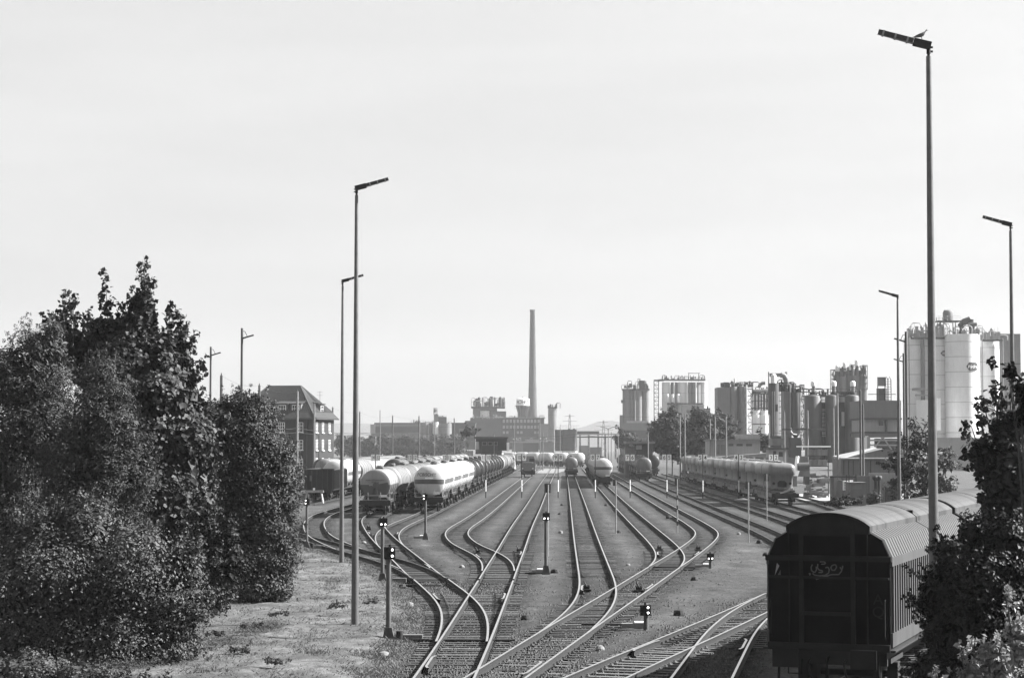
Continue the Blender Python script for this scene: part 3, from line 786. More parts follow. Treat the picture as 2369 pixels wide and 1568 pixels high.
# buffer stop
bs = thing('buffer_stop', 'pale steel buffer stop at the end of the siding before the dark open wagon', 'buffer stop')
x, y, a = line_at('L0', 219.5); bs.location = (x - .15, y, 0); bs.rotation_euler.z = a
pale = mat('buffer_stop_paint', 0.3, 0.6, var=0.2, scale=4, streak=0.3)
for s in (-1, 1): MB().beam((s * .95, -.1, .0), (s * .72, 0, 1.28), .2, .14).build('leg', pale, bs)
for s in (-1, 1): MB().beam((s * .8, 2.0, .1), (s * .74, .1, 1.1), .12, .12).build('strut', TK['beige'], bs)
MB().box(-1.0, 1.0, -.12, .08, 1.12, 1.36).build('beam', pale, bs)
MB().box(-.12, .1, -.14, -.1, 1.38, 1.62).build('marker_plate', M['white'], bs)

# --- right of the middle
P8 = tank_wagon('tank_wagon', 'lone dark tank wagon seen end on between signs 9 8 and 8 7', L=12, D=2.5, zc=2.6, tank='dark', rings=6, dome_mat='grey')
put(P8, 'C', 397, 12)
for i in range(5):
    if i == 0: WB = g = tank_wagon('tank_wagon', 'x', L=13.5, D=2.75, zc=2.75, tank='white', rings=4, band=True, rail=False, group='white banded tank wagons beside sign 8 7')
    else: g = copy_tree(WB)
    g['label'] = 'nearest white banded tank wagon beside sign 8 7, seen nearly end on' if i == 0 else f'white banded tank wagon, {ORD[i]} back in the row beside sign 8 7'
    put(g, 'R1', 298 + i * 15, 13.5)
row(dict(D=2.75, zc=2.75, tank='silver', rings=4, detail=False), 'R1', 374, 4, 12, lambda i: f'pale tank wagon far behind the banded ones by sign 8 7, {ORD[i]} of them', 'pale tank wagons far behind the banded ones', pitch=14)
row(dict(D=2.72, zc=2.65, tank='dark', rings=7, dome_mat='grey'), 'R3', 353, 1, 12, lambda i: 'nearest dark tank wagon with a pale end beside sign 7 6', 'dark tank wagons beside sign 7 6')
row(dict(D=2.72, zc=2.65, tank='dark', rings=7), 'R3', 366.5, 9, 12, lambda i: f'dark tank wagon in the row beside sign 7 6, {ORD[i]} behind the pale ended one', 'dark tank wagons beside sign 7 6', pitch=13.4)
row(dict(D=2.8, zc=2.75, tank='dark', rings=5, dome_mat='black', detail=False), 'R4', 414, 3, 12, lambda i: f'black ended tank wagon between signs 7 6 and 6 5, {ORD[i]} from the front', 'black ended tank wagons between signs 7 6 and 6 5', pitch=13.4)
# tanks on the curve far behind the middle
pts_c = [(3.2, 640), (6.6, 627), (10.2, 615), (14.2, 603), (18.2, 592), (-0.5, 652), (-5.0, 664)]
TC = None
for i, (px_, py_) in enumerate(pts_c):
    if TC is None: TC = g = tank_wagon('tank_wagon', 'x', L=8.6, D=2.7, zc=2.7, tank='white', rings=2, detail=False, group='white tank wagons on the far curve')
    else: g = copy_tree(TC)
    g['label'] = f'small white tank wagon on the distant curve before the storage tank, {["third", "fourth", "fifth", "sixth", "seventh", "second", "first"][i]} from the left'
    g.location = (px_, py_, RZ)
    g.rotation_euler.z = math.radians(18)

# --- locomotives
def loco(label, body, cabm, hood=True):
    g = thing('locomotive', label, 'locomotive')
    b = MB(); b.box(-1.45, 1.45, -5.2, 5.2, 1.0, 1.25); b.box(-.95, .95, -4.9, -.9, 1.25, 2.75); b.box(-.95, .95, 1.7, 4.9, 1.25, 2.75)
    b.box(-1.42, 1.42, -5.15, -4.9, 1.25, 2.55)
    b.build('hood', body, g)
    c = MB(); c.prism([(-1.42, 1.25), (1.42, 1.25), (1.42, 3.2), (1.1, 3.95), (-1.1, 3.95), (-1.42, 3.2)], -.9, 1.7)
    c.build('cab', cabm, g)
    w = MB()
    for s in (-1, 1): w.box(s * .72 - .5, s * .72 + .5, -.93, -.9, 2.85, 3.45)
    for s in (-1, 1): w.box(s * 1.43 - .01, s * 1.43 + .01, -.4, 1.2, 2.6, 3.3)
    w.build('window', M['black'], g)
    u = MB(); u.box(-1.35, 1.35, -5.3, -5.0, .35, 1.1); u.box(-1.2, 1.2, -4.8, 4.8, .35, 1.0); u.box(-1.35, 1.35, 5.0, 5.3, .35, 1.1)
    u.build('frame', TK['gear'], g)
    for y in (-3.8, -2.0, 2.0, 3.8): link('wheelset', WS, g, (0, y, 0))
    for sx in (-1, 1):
        link('buffer', BUF, g, (sx * .875, -5.25, 1.06)); MB().cyl((sx * 1.0, -5.2, 1.55), (sx * 1.0, -5.24, 1.55), .11, n=12).build('headlight', M['white'], g)
    rl = MB()
    for x in (-1.4, -.3, .3, 1.4): rl.cyl((x, -5.1, 1.25), (x, -5.1, 2.2), .02, n=5)
    rl.build('handrail', M['steel_light'], g)
    return g
put(loco('red shunting locomotive facing the camera under sign 10 9', mat('loco_body', 0.12, 0.45, var=0.1, scale=2), mat('loco_body', 0.12)), 'M1', 404, 10.4, .6)
put(loco('pale shunting locomotive coupled to the tankers left of the one under sign 10 9', mat('loco_pale', 0.5, 0.45, var=0.15, scale=2), mat('loco_pale', 0.5)), 'L3', 445, 10.4, .6)

# --- container flat wagons with silo containers
def flat_wagon(label, first):
    g = thing('flat_wagon', label, 'flat wagon', group='flat wagons carrying silo containers')
    L = 18.6
    u = MB()
    for s in (-1, 1):
        poly = [(-L / 2, 1.15), (L / 2, 1.15), (L / 2, .9), (L / 2 - 3.4, .9), (L / 2 - 4.4, .55), (-L / 2 + 4.4, .55), (-L / 2 + 3.4, .9), (-L / 2, .9)]
        vs = [(s * 1.3 + d, y, z) for d in (-.04, .04) for y, z in poly]; n = 8
        u.add(vs, [(i, (i + 1) % n, n + (i + 1) % n, n + i) for i in range(n)] + [tuple(reversed(range(n))), tuple(range(n, 2 * n))])
        for i in range(12):
            y = -L / 2 + .6 + i * 1.58; u.box(s * 1.36 - .05, s * 1.36 + .05, y - .22, y + .22, .82, 1.18)
    for y in np.arange(-L / 2 + .5, L / 2, 1.9): u.box(-1.3, 1.3, y - .1, y + .1, .95, 1.12)
    u.build('side_beam', mat('flat_wagon_beam', 0.16, 0.65, var=0.35, scale=1.6, streak=0.3), g)
    e = MB()
    for s in (-1, 1): MB().box(-1.32, 1.32, s * L / 2 - .1, s * L / 2 + .1, .8, 1.2).build('end_beam', TK['gear'], g)
    e.box(-1.25, 1.25, -L / 2 + .2, -L / 2 + 2.4, 1.05, 1.14); e.build('deck', TK['gear'], g)
    MB().cyl((-.4, -L / 2 + 1.1, 1.1), (.6, -L / 2 + 1.5, 1.45), .16, n=10).build('coupling', TK['gear'], g)
    for sy in (-1, 1):
        bo = link('bogie', BG, g, (0, sy * (L / 2 - 2.3), 0))
        for k in (-.9, .9): link('wheelset', WS, bo, (0, k, 0))
        for sx in (-1, 1): link('buffer', BUF, g, (sx * .875, sy * (L / 2 + .1), 1.06), 0 if sy < 0 else math.pi)
    return g
def silo_container(label):
    """pressed silver bulk silo on a flat wagon: rounded roof, waist and skirt with a dark discharge opening"""
    g = thing('silo_container', label, 'silo container', group='silver silo containers on the flat wagons')
    r = 1.25; L = 7.2
    b = MB()
    rr = []
    def ring(sx, yy, z, rad=.45, n=5):
        out = []
        for cx_, cy_, a0 in ((sx - rad, yy - rad, 0), (-sx + rad, yy - rad, 90), (-sx + rad, -yy + rad, 180), (sx - rad, -yy + rad, 270)):
            for i in range(n):
                a = math.radians(a0 + 90 * i / (n - 1)); out.append((cx_ + rad * math.cos(a), cy_ + rad * math.sin(a), z))
        return out
    levels = [(r - .16, L / 2 - .1, 1.62), (r - .12, L / 2 - .06, 2.9), (r + .06, L / 2 + .1, 2.95), (r + .08, L / 2 + .12, 3.62), (r + .02, L / 2 + .05, 3.88), (r - .25, L / 2 - .25, 4.08), (r - .75, L / 2 - 1.2, 4.15)]
    vs = []
    for sx, yy, z in levels: vs += ring(sx, yy, z)
    n = 20
    fs = [(k * n + i, k * n + (i + 1) % n, (k + 1) * n + (i + 1) % n, (k + 1) * n + i) for k in range(len(levels) - 1) for i in range(n)]
    b.add(vs, fs, 0, True); b.add(vs[-n:], [tuple(range(n))], 0)
    b.build('shell', [TK['silver']], g)
    t = MB()
    for y in (-2.2, 0, 2.2): t.cyl((0, y, 4.13), (0, y, 4.30), .28, n=12)
    t.box(-.75, -.7, -2.9, 2.9, 4.3, 4.34)
    for y in (-2.8, -1.4, 0, 1.4, 2.8): t.box(-.75, -.7, y - .02, y + .02, 4.1, 4.3)
    t.build('lid', TK['silver'], g)
    d = MB(); d.prism([(-.45, 1.75), (.45, 1.75), (.45, 2.2), (.25, 2.38), (-.25, 2.38), (-.45, 2.2)], -L / 2 + .02, -L / 2 + .4)
    for s in (-1, 1): d.cyl((s * .82, -L / 2 + .04, 2.1), (s * .82, -L / 2 + .2, 2.1), .14, n=12)
    d.build('discharge_opening', M['black'], g)
    f = MB()
    for y in (-2.6, -1.5, -.4, .7, 1.8, 2.9):
        for s in (-1, 1): f.beam((s * 1.22, y, 1.2), (s * 1.0, y - .5, 2.0), .09); f.cyl((s * 1.18, y - .7, 1.3), (s * 1.18, y - .35, 1.3), .16, n=8)
    for s in (-1, 1): f.box(s * 1.2 - .1, s * 1.2 + .1, -L / 2, L / 2, 1.14, 1.24)
    f.build('support_frame', TK['beige'], g)
    return g
FWN = SIL = None
for i in range(8):
    lab = 'nearest flat wagon, its empty front deck bearing a coupling, at right' if i == 0 else f'flat wagon under silver silo containers, {ORD[i]} from the front'
    if FWN is None: FWN = f = flat_wagon(lab, True)
    else: f = copy_tree(FWN); f['label'] = lab
    y0 = 203.5 + i * 20.1; put(f, 'R5', y0, 18.6, .6)
    for j in range(2):
        lab = 'nearest silver silo container with a black arched discharge opening under sign 3 2' if i + j == 0 else f'silver silo container, {"front" if j == 0 else "rear"} one on the {ORD[i]} flat wagon'
        if SIL is None: SIL = s = silo_container(lab)
        else: s = copy_tree(SIL); s['label'] = lab
        loc, rz = place('R5', y0 + 3.2 + j * 7.9, 7.2); s.location = (loc[0], loc[1], loc[2] + .02); s.rotation_euler.z = rz
# silo wagons on the track behind (their white conical roofs rise above)
def silo_wagon(label):
    g = thing('silo_wagon', label, 'silo wagon', group='silver silo wagons behind the containers')
    L = 12.4
    b = MB(); r = 1.42
    n = 18; pr = []
    for y, k in ((-L / 2, .25), (-L / 2 + 1.0, 1.0), (L / 2 - 1.0, 1.0), (L / 2, .25)):
        for i in range(n):
            a = 2 * math.pi * i / n; pr.append((r * math.cos(a) * (k if k == 1 else .8), y, 2.85 + r * (.9 if math.sin(a) > 0 else 1.1) * math.sin(a) * k))
    b.add(pr, [(j * n + i, (j + 1) * n + i, (j + 1) * n + (i + 1) % n, j * n + (i + 1) % n) for j in range(3) for i in range(n)], 0, True)
    b.add(pr[:n], [tuple(range(n))]); b.add(pr[-n:], [tuple(reversed(range(n)))])
    b.build('shell', TK['silver'], g)
    t = MB()
    for i in range(5): t.cyl((0, -4 + 2 * i, 4.05), (0, -4 + 2 * i, 4.3), .3, n=10)
    for i in range(9):
        y = -5 + i * 1.25; t.tube([(-.8, y, 3.9), (-.8, y, 4.5)], .02, 4)
    t.tube([(-.8, -5, 4.5), (-.8, 5, 4.5)], .025, 4)
    t.build('roof_walkway', M['steel_mid'], g)
    u = MB(); u.box(-1.2, 1.2, -L / 2 - .6, L / 2 + .6, .95, 1.2); u.box(-.7, .7, -L / 2 + 1.5, L / 2 - 1.5, .6, .95); u.build('underframe', TK['gear'], g)
    for y in (-4.8, -3.0, 3.0, 4.8): link('wheelset', WS, g, (0, y, 0))
    return g
SW = None
for i in range(9):
    lab = f'silver silo wagon with roof walkway behind the containers, {ORD[i]} from the right'
    if SW is None: SW = g = silo_wagon(lab)
    else: g = copy_tree(SW); g['label'] = lab
    put(g, 'R6', 262 + i * 14.6, 12.4)
# ------------------------------------------------------------------ covered sliding wall wagons at right
CW = dict(
    end=mat('wagon_end_paint', 0.005, 0.85, var=0.6, scale=2.2, streak=0.3, spec=0.08),
    endb=mat('wagon_end_post', 0.014, 0.8, var=0.4, scale=2.2, spec=0.1),
    wall=mat('sliding_wall_paint', 0.048, 0.5, var=0.22, scale=1.6, streak=0.45),
    wall_shade=mat('sliding_wall_recess_shade', 0.004, 0.9, spec=.1, var=0.3, scale=2),  # shade of the recesses between ribs and posts put into the wall colour
    roof=mat('wagon_roof', 0.042, 0.6, var=0.25, scale=1.4, bump=0.04, streak=0.72, smap=(.06, 1.1, .06), srange=(.52, .60)),
    chalk=mat('chalk_paint', 0.06, 0.8, var=0.2, scale=6),
)
def roof_section(w, zc, ze, n=12):
    return [(w * math.sin(-1 + 2 * i / n) / math.sin(1), ze + (zc - ze) * (math.cos(-1 + 2 * i / n) - math.cos(1)) / (1 - math.cos(1))) for i in range(n + 1)]
def covered_wagon(label):
    L = 14.0
    g = thing('covered_wagon', label, 'covered wagon', group='covered sliding wall wagons')
    e = MB(); outer = [(-1.37, 1.30), (1.37, 1.30), (1.37, 3.28), (1.20, 3.68), (.90, 3.86), (-.90, 3.86), (-1.20, 3.68), (-1.37, 3.28)]
    for s in (-1, 1): MB().prism(outer, s * (L / 2 - .03) - .03, s * (L / 2 - .03) + .03).build('end_wall', CW['end'], g)
    for s in (-1, 1):
        p = MB(); y = s * (L / 2 + .05); a, b = (y - .05, y + .05)
        for x in (-.61, .56): p.box(x - .05, x + .05, a, b, 1.2, 4.02)
        for x in (-.89, .88): p.box(x - .015, x + .015, a + .02, b - .02, 1.3, 3.8)
        p.box(-1.42, 1.42, a - .03, b + .03, 3.20, 3.32); p.box(-.56, .5, a, b, 3.76, 3.82)
        p.box(-1.36, 1.36, a + .01, b - .01, 2.80, 2.85); p.box(-.56, .5, a, b, 1.98, 2.06); p.box(-1.38, 1.38, a - .02, b + .02, 1.2, 1.36)
        sec = roof_section(.93, 4.27, 3.98)
        p.prism([(-.93, 3.81), (.93, 3.81)] + sec[::-1], a + .02, b + .012)
        p.build('end_frame', CW['endb'], g)
    r = None
    for h, (a, b) in enumerate(((-L / 2 - .08, -.09), (.09, L / 2 + .08))):
        sec = roof_section(.95, 4.29, 3.99); q = MB(); k = len(sec)
        inner = [(x * .97, z - .05) for x, z in sec]
        q.prism(sec + [(.95, 3.86), (.91, 3.86)] + inner[::-1] + [(-.91, 3.86), (-.95, 3.86)], a, b, caps=True)
        q.build('roof', CW['roof'], g)
    sl = MB()
    for s in (-1, 1): sl.box(s * .90 - .02, s * .90 + .02, -L / 2, L / 2, 3.84, 3.98)
    sl.box(-.86, .86, -.09, .09, 3.85, 4.15); sl.build('roof_seam', CW['end'], g)
    for h, (a, b) in enumerate(((-L / 2 + .02, -.12), (.12, L / 2 - .02))):
        for s in (-1, 1):
            wl_ = MB()
            prof = [(1.385, 1.32), (1.385, 3.28), (1.205, 3.68), (.905, 3.85)]
            vs = [(s * x, y, z) for y in (a, b) for x, z in prof]
            fs = [(i, i + 1, 4 + i + 1, 4 + i) for i in range(3)]
            if s > 0: fs = [tuple(reversed(f)) for f in fs]
            wl_.add(vs, fs)
            w = wl_.build('sliding_wall', CW['wall_shade'], g)
            bd = MB(); bd.box(min(s * 1.38, s * 1.43), max(s * 1.38, s * 1.43), a, b, 3.10, 3.30); bd.box(min(s * 1.38, s * 1.43), max(s * 1.38, s * 1.43), a, b, 1.30, 1.62)
            bd.build('wall_band', CW['wall'], w)
            rib = MB()
            def strip(q, w0):
                o = [(x, z) for x, z in q]
                nv = []
                for (x, z) in o: nv += [(s * x, -w0, z), (s * x, w0, z)]
                ff = [(2 * i, 2 * i + 1, 2 * i + 3, 2 * i + 2) for i in range(len(o) - 1)]
                if s < 0: ff = [tuple(reversed(f)) for f in ff]
                rib.add(nv, ff)
                wv = []
                for (x, z), (ix, iz) in zip(o, [(1.384, 3.10 if q[0][1] > 3 else q[0][1]), (1.204, 3.66), (.904, 3.84)] if len(q) == 3 else [(1.386, q[0][1]), (1.386, q[1][1])]):
                    pass
            up = MB()
            q = [(1.425, 3.30), (1.245, 3.70), (.925, 3.88)]; i_ = [(1.385, 3.28), (1.205, 3.68), (.905, 3.85)]
            for k, (aa, bb) in enumerate(((q, .125),)):
                vs = []
                for (x, z), (ix, iz) in zip(aa, i_): vs += [(s * ix, -bb, iz), (s * x, -bb + .03, z), (s * x, bb - .03, z), (s * ix, bb, iz)]
                fs = [(4 * i + j, 4 * i + j + 1, 4 * i + j + 5, 4 * i + j + 4) for i in range(2) for j in range(3)]
                if s < 0: fs = [tuple(reversed(f)) for f in fs]
                up.add(vs, fs)
            lo = MB(); lo.box(min(s * 1.385, s * 1.44), max(s * 1.385, s * 1.44), -.06, .06, 1.62, 3.10)
            ume, lme = up.mesh('rib', [CW['wall']]), lo.mesh('post', [CW['wall']])
            n = 20
            if s > 0 or h == 0:
                for i in range(n):
                    y = a + .18 + i * (b - a - .36) / (n - 1)
                    link('rib', ume, w, (0, y, 0)); link('post', lme, w, (0, y, 0))
    u = MB()
    for s in (-1, 1):
        u.box(s * 1.22 - .05, s * 1.22 + .05, -L / 2, L / 2, 1.02, 1.28); u.box(-1.3, 1.3, s * (L / 2 - .06) - .06, s * (L / 2 - .06) + .06, .88, 1.28)
        u.box(s * 1.3, s * 1.5, -L / 2 - .05, L / 2 + .05, 1.20, 1.24) if s > 0 else u.box(-1.5, -1.3, -L / 2 - .05, L / 2 + .05, 1.20, 1.24)
    u.box(-.6, .6, -3, 3, .5, 1.0)
    u.build('underframe', TK['gear'], g)
    for y in (-4.5, 4.5):
        link('wheelset', WS, g, (0, y, 0))
        a_ = MB()
        for s in (-1, 1): a_.box(s * 1.05 - .08, s * 1.05 + .08, y - .9, y + .9, .78, .9); a_.cbox((s * 1.05, y, .5), (.25, .4, .5))
        a_.build('axle_guard', TK['gear'], g)
    for sy in (-1, 1):
        for sx in (-1, 1):
            bmb = MB(); y = sy * L / 2
            bmb.cyl((sx * .875, y, 1.06), (sx * .875, y + sy * .58, 1.06), .1, n=12)
            bmb.box(sx * .875 - .29, sx * .875 + .29, min(y + sy * .58, y + sy * .62), max(y + sy * .58, y + sy * .62), .86, 1.28)
            bmb.build('buffer', CW['endb'], g)
    st = MB()
    for s in (-1, 1):
        st.tube([(s * 1.1, -L / 2 - .1, 1.2), (s * 1.12, -L / 2 - .12, .75), (s * 1.14, -L / 2 - .12, .42)], .03, 6); st.box(s * 1.14 - .2, s * 1.14 + .2, -L / 2 - .26, -L / 2 - .02, .38, .42)
    st.tube([(-.9, -L / 2 - .1, 1.0), (-.9, -L / 2 - .16, .68), (-.6, -L / 2 - .16, .68), (-.6, -L / 2 - .1, 1.0)], .018, 5)
    st.build('step', CW['end'], g)
    for x in (-1.28, 1.28): MB().tube([(x, -L / 2 - .08, 1.5), (x, -L / 2 - .16, 1.56), (x, -L / 2 - .16, 2.3), (x, -L / 2 - .08, 2.36)], .016, 5).build('grab_rail', CW['endb'], g)
    for x in (-.42, .38): MB().tube([(x, -L / 2 - .1, 1.0), (x, -L / 2 - .3, .95), (x + .05, -L / 2 - .36, .7), (x + .12, -L / 2 - .3, .52)], .025, 6).build('brake_hose', M['black'], g)
    hk = MB().tube([(0, -L / 2, 1.05), (0, -L / 2 - .3, 1.02), (0, -L / 2 - .34, .8), (0, -L / 2 - .28, .6)], .04, 6)
    hk.build('coupling', CW['end'], g)
    return g
c1 = covered_wagon('nearest covered sliding wall wagon, its dark end carrying a graffiti scrawl')
put(c1, 'W', 46.6, 14.0, 0.0)
strokes = [[(770, 1220), (750, 1260), (755, 1310), (800, 1340), (830, 1300), (825, 1250)], [(850, 1210), (845, 1270), (870, 1300), (920, 1310), (915, 1335), (860, 1335)],
           [(880, 1180), (930, 1175), (965, 1190), (955, 1210), (900, 1215)], [(960, 1265), (1000, 1255), (1020, 1290), (1010, 1340), (960, 1375), (880, 1385), (800, 1375), (770, 1350)],
           [(1040, 1270), (1060, 1230), (1110, 1215), (1130, 1250), (1100, 1300), (1060, 1300), (1045, 1270)], [(1180, 1250), (1190, 1280), (1215, 1270), (1220, 1230), (1200, 1310), (1160, 1360), (1060, 1362), (940, 1395), (820, 1440)],
           [(980, 1395), (1040, 1415), (1055, 1420)], [(715, 1360), (735, 1350), (740, 1370), (720, 1375)]]
gm = MB()
for st_ in strokes:
    P = [((a - 1000) / 654, -7.075, 3.32 - (b - 1090) / 654) for a, b in st_]
    for a, b in zip(P[:-1], P[1:]): gm.beam(a, b, .006, .030)
gm.build('graffiti', CW['chalk'], c1)
tri = MB().prism([(-1.215, 2.86), (-1.11, 3.08), (-1.165, 3.14)], -7.075, -7.07); tri.build('white_mark', mat('white_mark', 0.2, 0.7), c1)
tr2 = MB().prism([(-1.15, 2.87), (-1.08, 2.87), (-1.08, 2.99)], -7.075, -7.07).build('grey_mark', CW['chalk'], c1)
text_mesh('A', .34, CW['endb'], 'lettering', c1, (1.12, -7.08, 2.36)); text_mesh('Q', .34, CW['endb'], 'lettering', c1, (1.12, -7.08, 2.08))
for i in range(3):
    c2 = copy_tree(c1)
    for ch in list(c2.children):
        if ch.name.split('.')[0] in ('graffiti', 'white_mark', 'grey_mark', 'lettering'): bpy.data.objects.remove(ch)
    c2['label'] = f'covered sliding wall wagon, {ORD[i]} one coupled behind the graffiti ended one'
    put(c2, 'W', [60.6, 74.2, 87.6][i], 14.0, 0.0)

# ------------------------------------------------------------------ lamp posts
def lamp_post(label, base, h, armdir, armlen, r0=.125, r1=.055, joint=2.6, rise=.33):
    g = thing('lamp_post', label, 'lamp post', base, 0, 'tall concrete lamp posts')
    k = MB()
    k.cyl((0, 0, -.3), (0, 0, joint), r0, r0 - (r0 - r1) * joint / h, n=16, caps=False)
    k.cyl((0, 0, joint), (0, 0, joint + .03), r0 * .93, n=16)
    k.cyl((0, 0, joint + .03), (0, 0, h), r0 - (r0 - r1) * joint / h, r1, n=16)
    k.build('pole', M['post'], g)
    c = MB().cyl((0, 0, h), (0, 0, h + .08), .03, n=8); c.cyl((0, 0, h + .05), (0, 0, h + .25), .045, n=10)
    for z in (.1, .19): c.box(-.09 if armdir > 0 else .04, -.04 if armdir > 0 else .09, -.02, .02, h + z - .02, h + z + .02)
    c.build('bracket', M['steel_dark'], g)
    d = Vector((armdir, .12, 0)).normalized(); a = Vector((0, 0, h + .22)); b = a + d * armlen + Vector((0, 0, rise))
    m = a + (b - a) * .30
    MB().beam(a - d * .05, m, .15, .16).build('ballast_box', M['steel_dark'], g)
    s = MB().beam(m + Vector((0, 0, .02)), b, .14, .10); s.build('luminaire', mat('luminaire_shell', 0.02, 0.5, var=0.3, scale=6), g)
    cl = MB()
    for t in (.42, .66, .9):
        p = a + (b - a) * t; cl.beam(p - (b - a).normalized() * .02, p + (b - a).normalized() * .02, .15, .125)
    cl.build('clip', M['steel_light'], g)
    MB().beam(m + Vector((0, 0, -.045)), b + Vector((0, 0, -.045)), .09, .02).build('lens', M['steel_light'], g)
    return g
lamp_post('tall lamp post left of centre, the nearer of the pair on the grass', ongr(821, 1452), 14.3, 1, 1.05)
lamp_post('slimmer tall lamp post on the grass just left of the nearer one', ongr(790, 1305), 14.15, 1, 1.05)
LPC = lamp_post('tallest looking lamp post at right with a pigeon on its lamp arm', (8.93, 44.1, 0), 14.3, -1, 1.06, joint=2.5)
lamp_post('tall lamp post behind the covered wagons, in front of the pale building at right', (21.9, 117.6, 0), 14.25, -1, 1.05)
lamp_post('tall lamp post at the far right edge beside the big silos', (19.3, 80, 0), 14.3, -1, 1.05)
# pigeon on the lamp
pg = thing('pigeon', 'grey pigeon perched on the lamp arm at top right', 'bird', (8.93 - .19, 44.08, 14.3 + .22 + .06 + .125)); pg.scale = (.8, .8, .8)
b = MB()
body = [(-.20, 0.0, .004), (-.13, .012, .02), (-.05, .035, .045), (.04, .06, .06), (.10, .085, .055), (.135, .12, .04), (.155, .155, .028), (.17, .185, .027), (.19, .19, .024), (.205, .188, .006)]
n = 10; vs = []
for x, z, r in body:
    for i in range(n):
        a = 2 * math.pi * i / n; vs.append((x, r * .85 * math.cos(a), z + r * math.sin(a)))
b.add(vs, [(j * n + i, j * n + (i + 1) % n, (j + 1) * n + (i + 1) % n, (j + 1) * n + i) for j in range(len(body) - 1) for i in range(n)], 0, True)
b.build('body', mat('pigeon_feathers', 0.12, 0.8, var=0.3, scale=20), pg)
w = MB()
for s in (-1, 1): w.add([(.09, s * .05, .10), (.0, s * .062, .09), (-.14, s * .03, .03), (-.03, s * .062, .035), (.07, s * .06, .05)], [(0, 1, 2, 3, 4)])
w.build('wing', mat('pigeon_wing', 0.05, 0.8), pg)
MB().cyl((.20, 0, .188), (.235, 0, .182), .007, .002, n=6).build('beak', M['black'], pg)
lg = MB()
for s in (-1, 1): lg.cyl((.05, s * .025, .02), (.055, s * .025, -.055), .006, n=5)
lg.build('leg', M['steel_mid'], pg)

# small lamps on wooden masts
def mast_lamp(label, base, h, dirx):
    g = thing('mast_lamp', label, 'lamp post', base, 0, 'mast lamps with short arms')
    MB().cyl((0, 0, -.2), (0, 0, h), .11, .085, n=10).build('pole', M['wood'], g)
    a = MB().beam((0, 0, h - .75), (dirx * .85, 0, h - .5), .13, .10); a.build('luminaire', M['steel_dark'], g)
    MB().tube([(0, 0, h - .2), (dirx * .22, 0, h - .25), (dirx * .38, 0, h - .6)], .025, 5).build('stay', M['steel_dark'], g)
    return g
mast_lamp('mast lamp above the leafy bush, the taller one left of the brick house', (bx(559, 150), 150, 0), bz(759, 150), 1)
mast_lamp('mast lamp above the leafy bush, the lower one close to the tree', (bx(487, 178), 178, 0), bz(802, 178), 1)
mast_lamp('taller mast lamp left of the big silos at right', (bx(2097, 150), 150, 0), bz(767, 150), -1)
mast_lamp('lower mast lamp left of the big silos at right', (bx(2091, 180), 180, 0), bz(817, 180), -1)

# ------------------------------------------------------------------ line masts and wires
MASTS = [(512, 868, 225), (600, 891, 262), (611, 922, 330), (688, 905, 290), (727.5, 934, 378), (770, 943, 413), (832.5, 953, 465), (908.5, 962, 524), (969.5, 962.5, 531), (1051, 968, 572)]
MLAB = ['stout wooden mast over the leafy bush between the mast lamps', 'wooden mast before the left slope of the brick house roof', 'short wooden mast close beside the left roof edge of the brick house',
        'pale mast before the brick house, reaching the ground by the bush', 'mast before the right part of the brick house', 'mast at the right corner of the brick house',
        'mast just right of the nearer lamp post', 'mast rising behind the ringed tankers by sign 13 12', 'mast rising behind the tankers by sign 12 11', 'mast left of the flat roofed signal box']
tops = []
for (x, y, Y), lab in zip(MASTS, MLAB):
    g = thing('line_mast', lab, 'mast', (bx(x, Y), Y, 0), 0, 'wooden line masts'); h = bz(y, Y)
    MB().cyl((0, 0, -.2), (0, 0, h), .19, .15, n=10).build('pole', M['wood'] if Y not in (290, 378) else M['concrete'], g)
    c = MB().cyl((0, 0, h), (0, 0, h + .25), .07, .05, n=8); c.build('insulator', M['steel_mid'], g)
    tops.append(Vector((bx(x, Y), Y, h)))
def wire(pts, sag, label, r=.018):
    mb = MB()
    for a, b in zip(pts[:-1], pts[1:]):
        a, b = Vector(a), Vector(b)
        mb.tube([a + (b - a) * t - Vector((0, 0, sag * 4 * t * (1 - t))) for t in np.linspace(0, 1, 9)], r, 3)
    return tag(mb.build('overhead_wire', M['steel_dark']), label, 'wire', 'overhead wires')
wire([tops[0], tops[1], tops[3], tops[4], tops[5], tops[6]], .5, 'thin wire strung along the mast tops before the brick house', .012)
wire([tops[6], tops[7], tops[9]], .8, 'thin wire running on from the brick house masts towards the signal box', .014)
for j, (yy, lab) in enumerate(((1000, 'upper cable crossing the yard between the masts at eaves height of the signal box'), (1012, 'lower cable crossing the yard just above the tank wagons at left'))):
    P = [at(560, 985 + 8 * j, 330), at(690, 990 + 10 * j, 345), at(840, 1001 + 3 * j, 420), at(969, 1001 + 10 * j, 500), at(1150, 1011 + 8 * j, 520), at(1330, 1004 + 6 * j, 520)]
    if j == 0: P += [at(1500, 1010, 480), at(1640, 1008, 430), at(1790, 1000, 380), at(1870, 994, 360)]
    wire(P, .4, lab, .045)
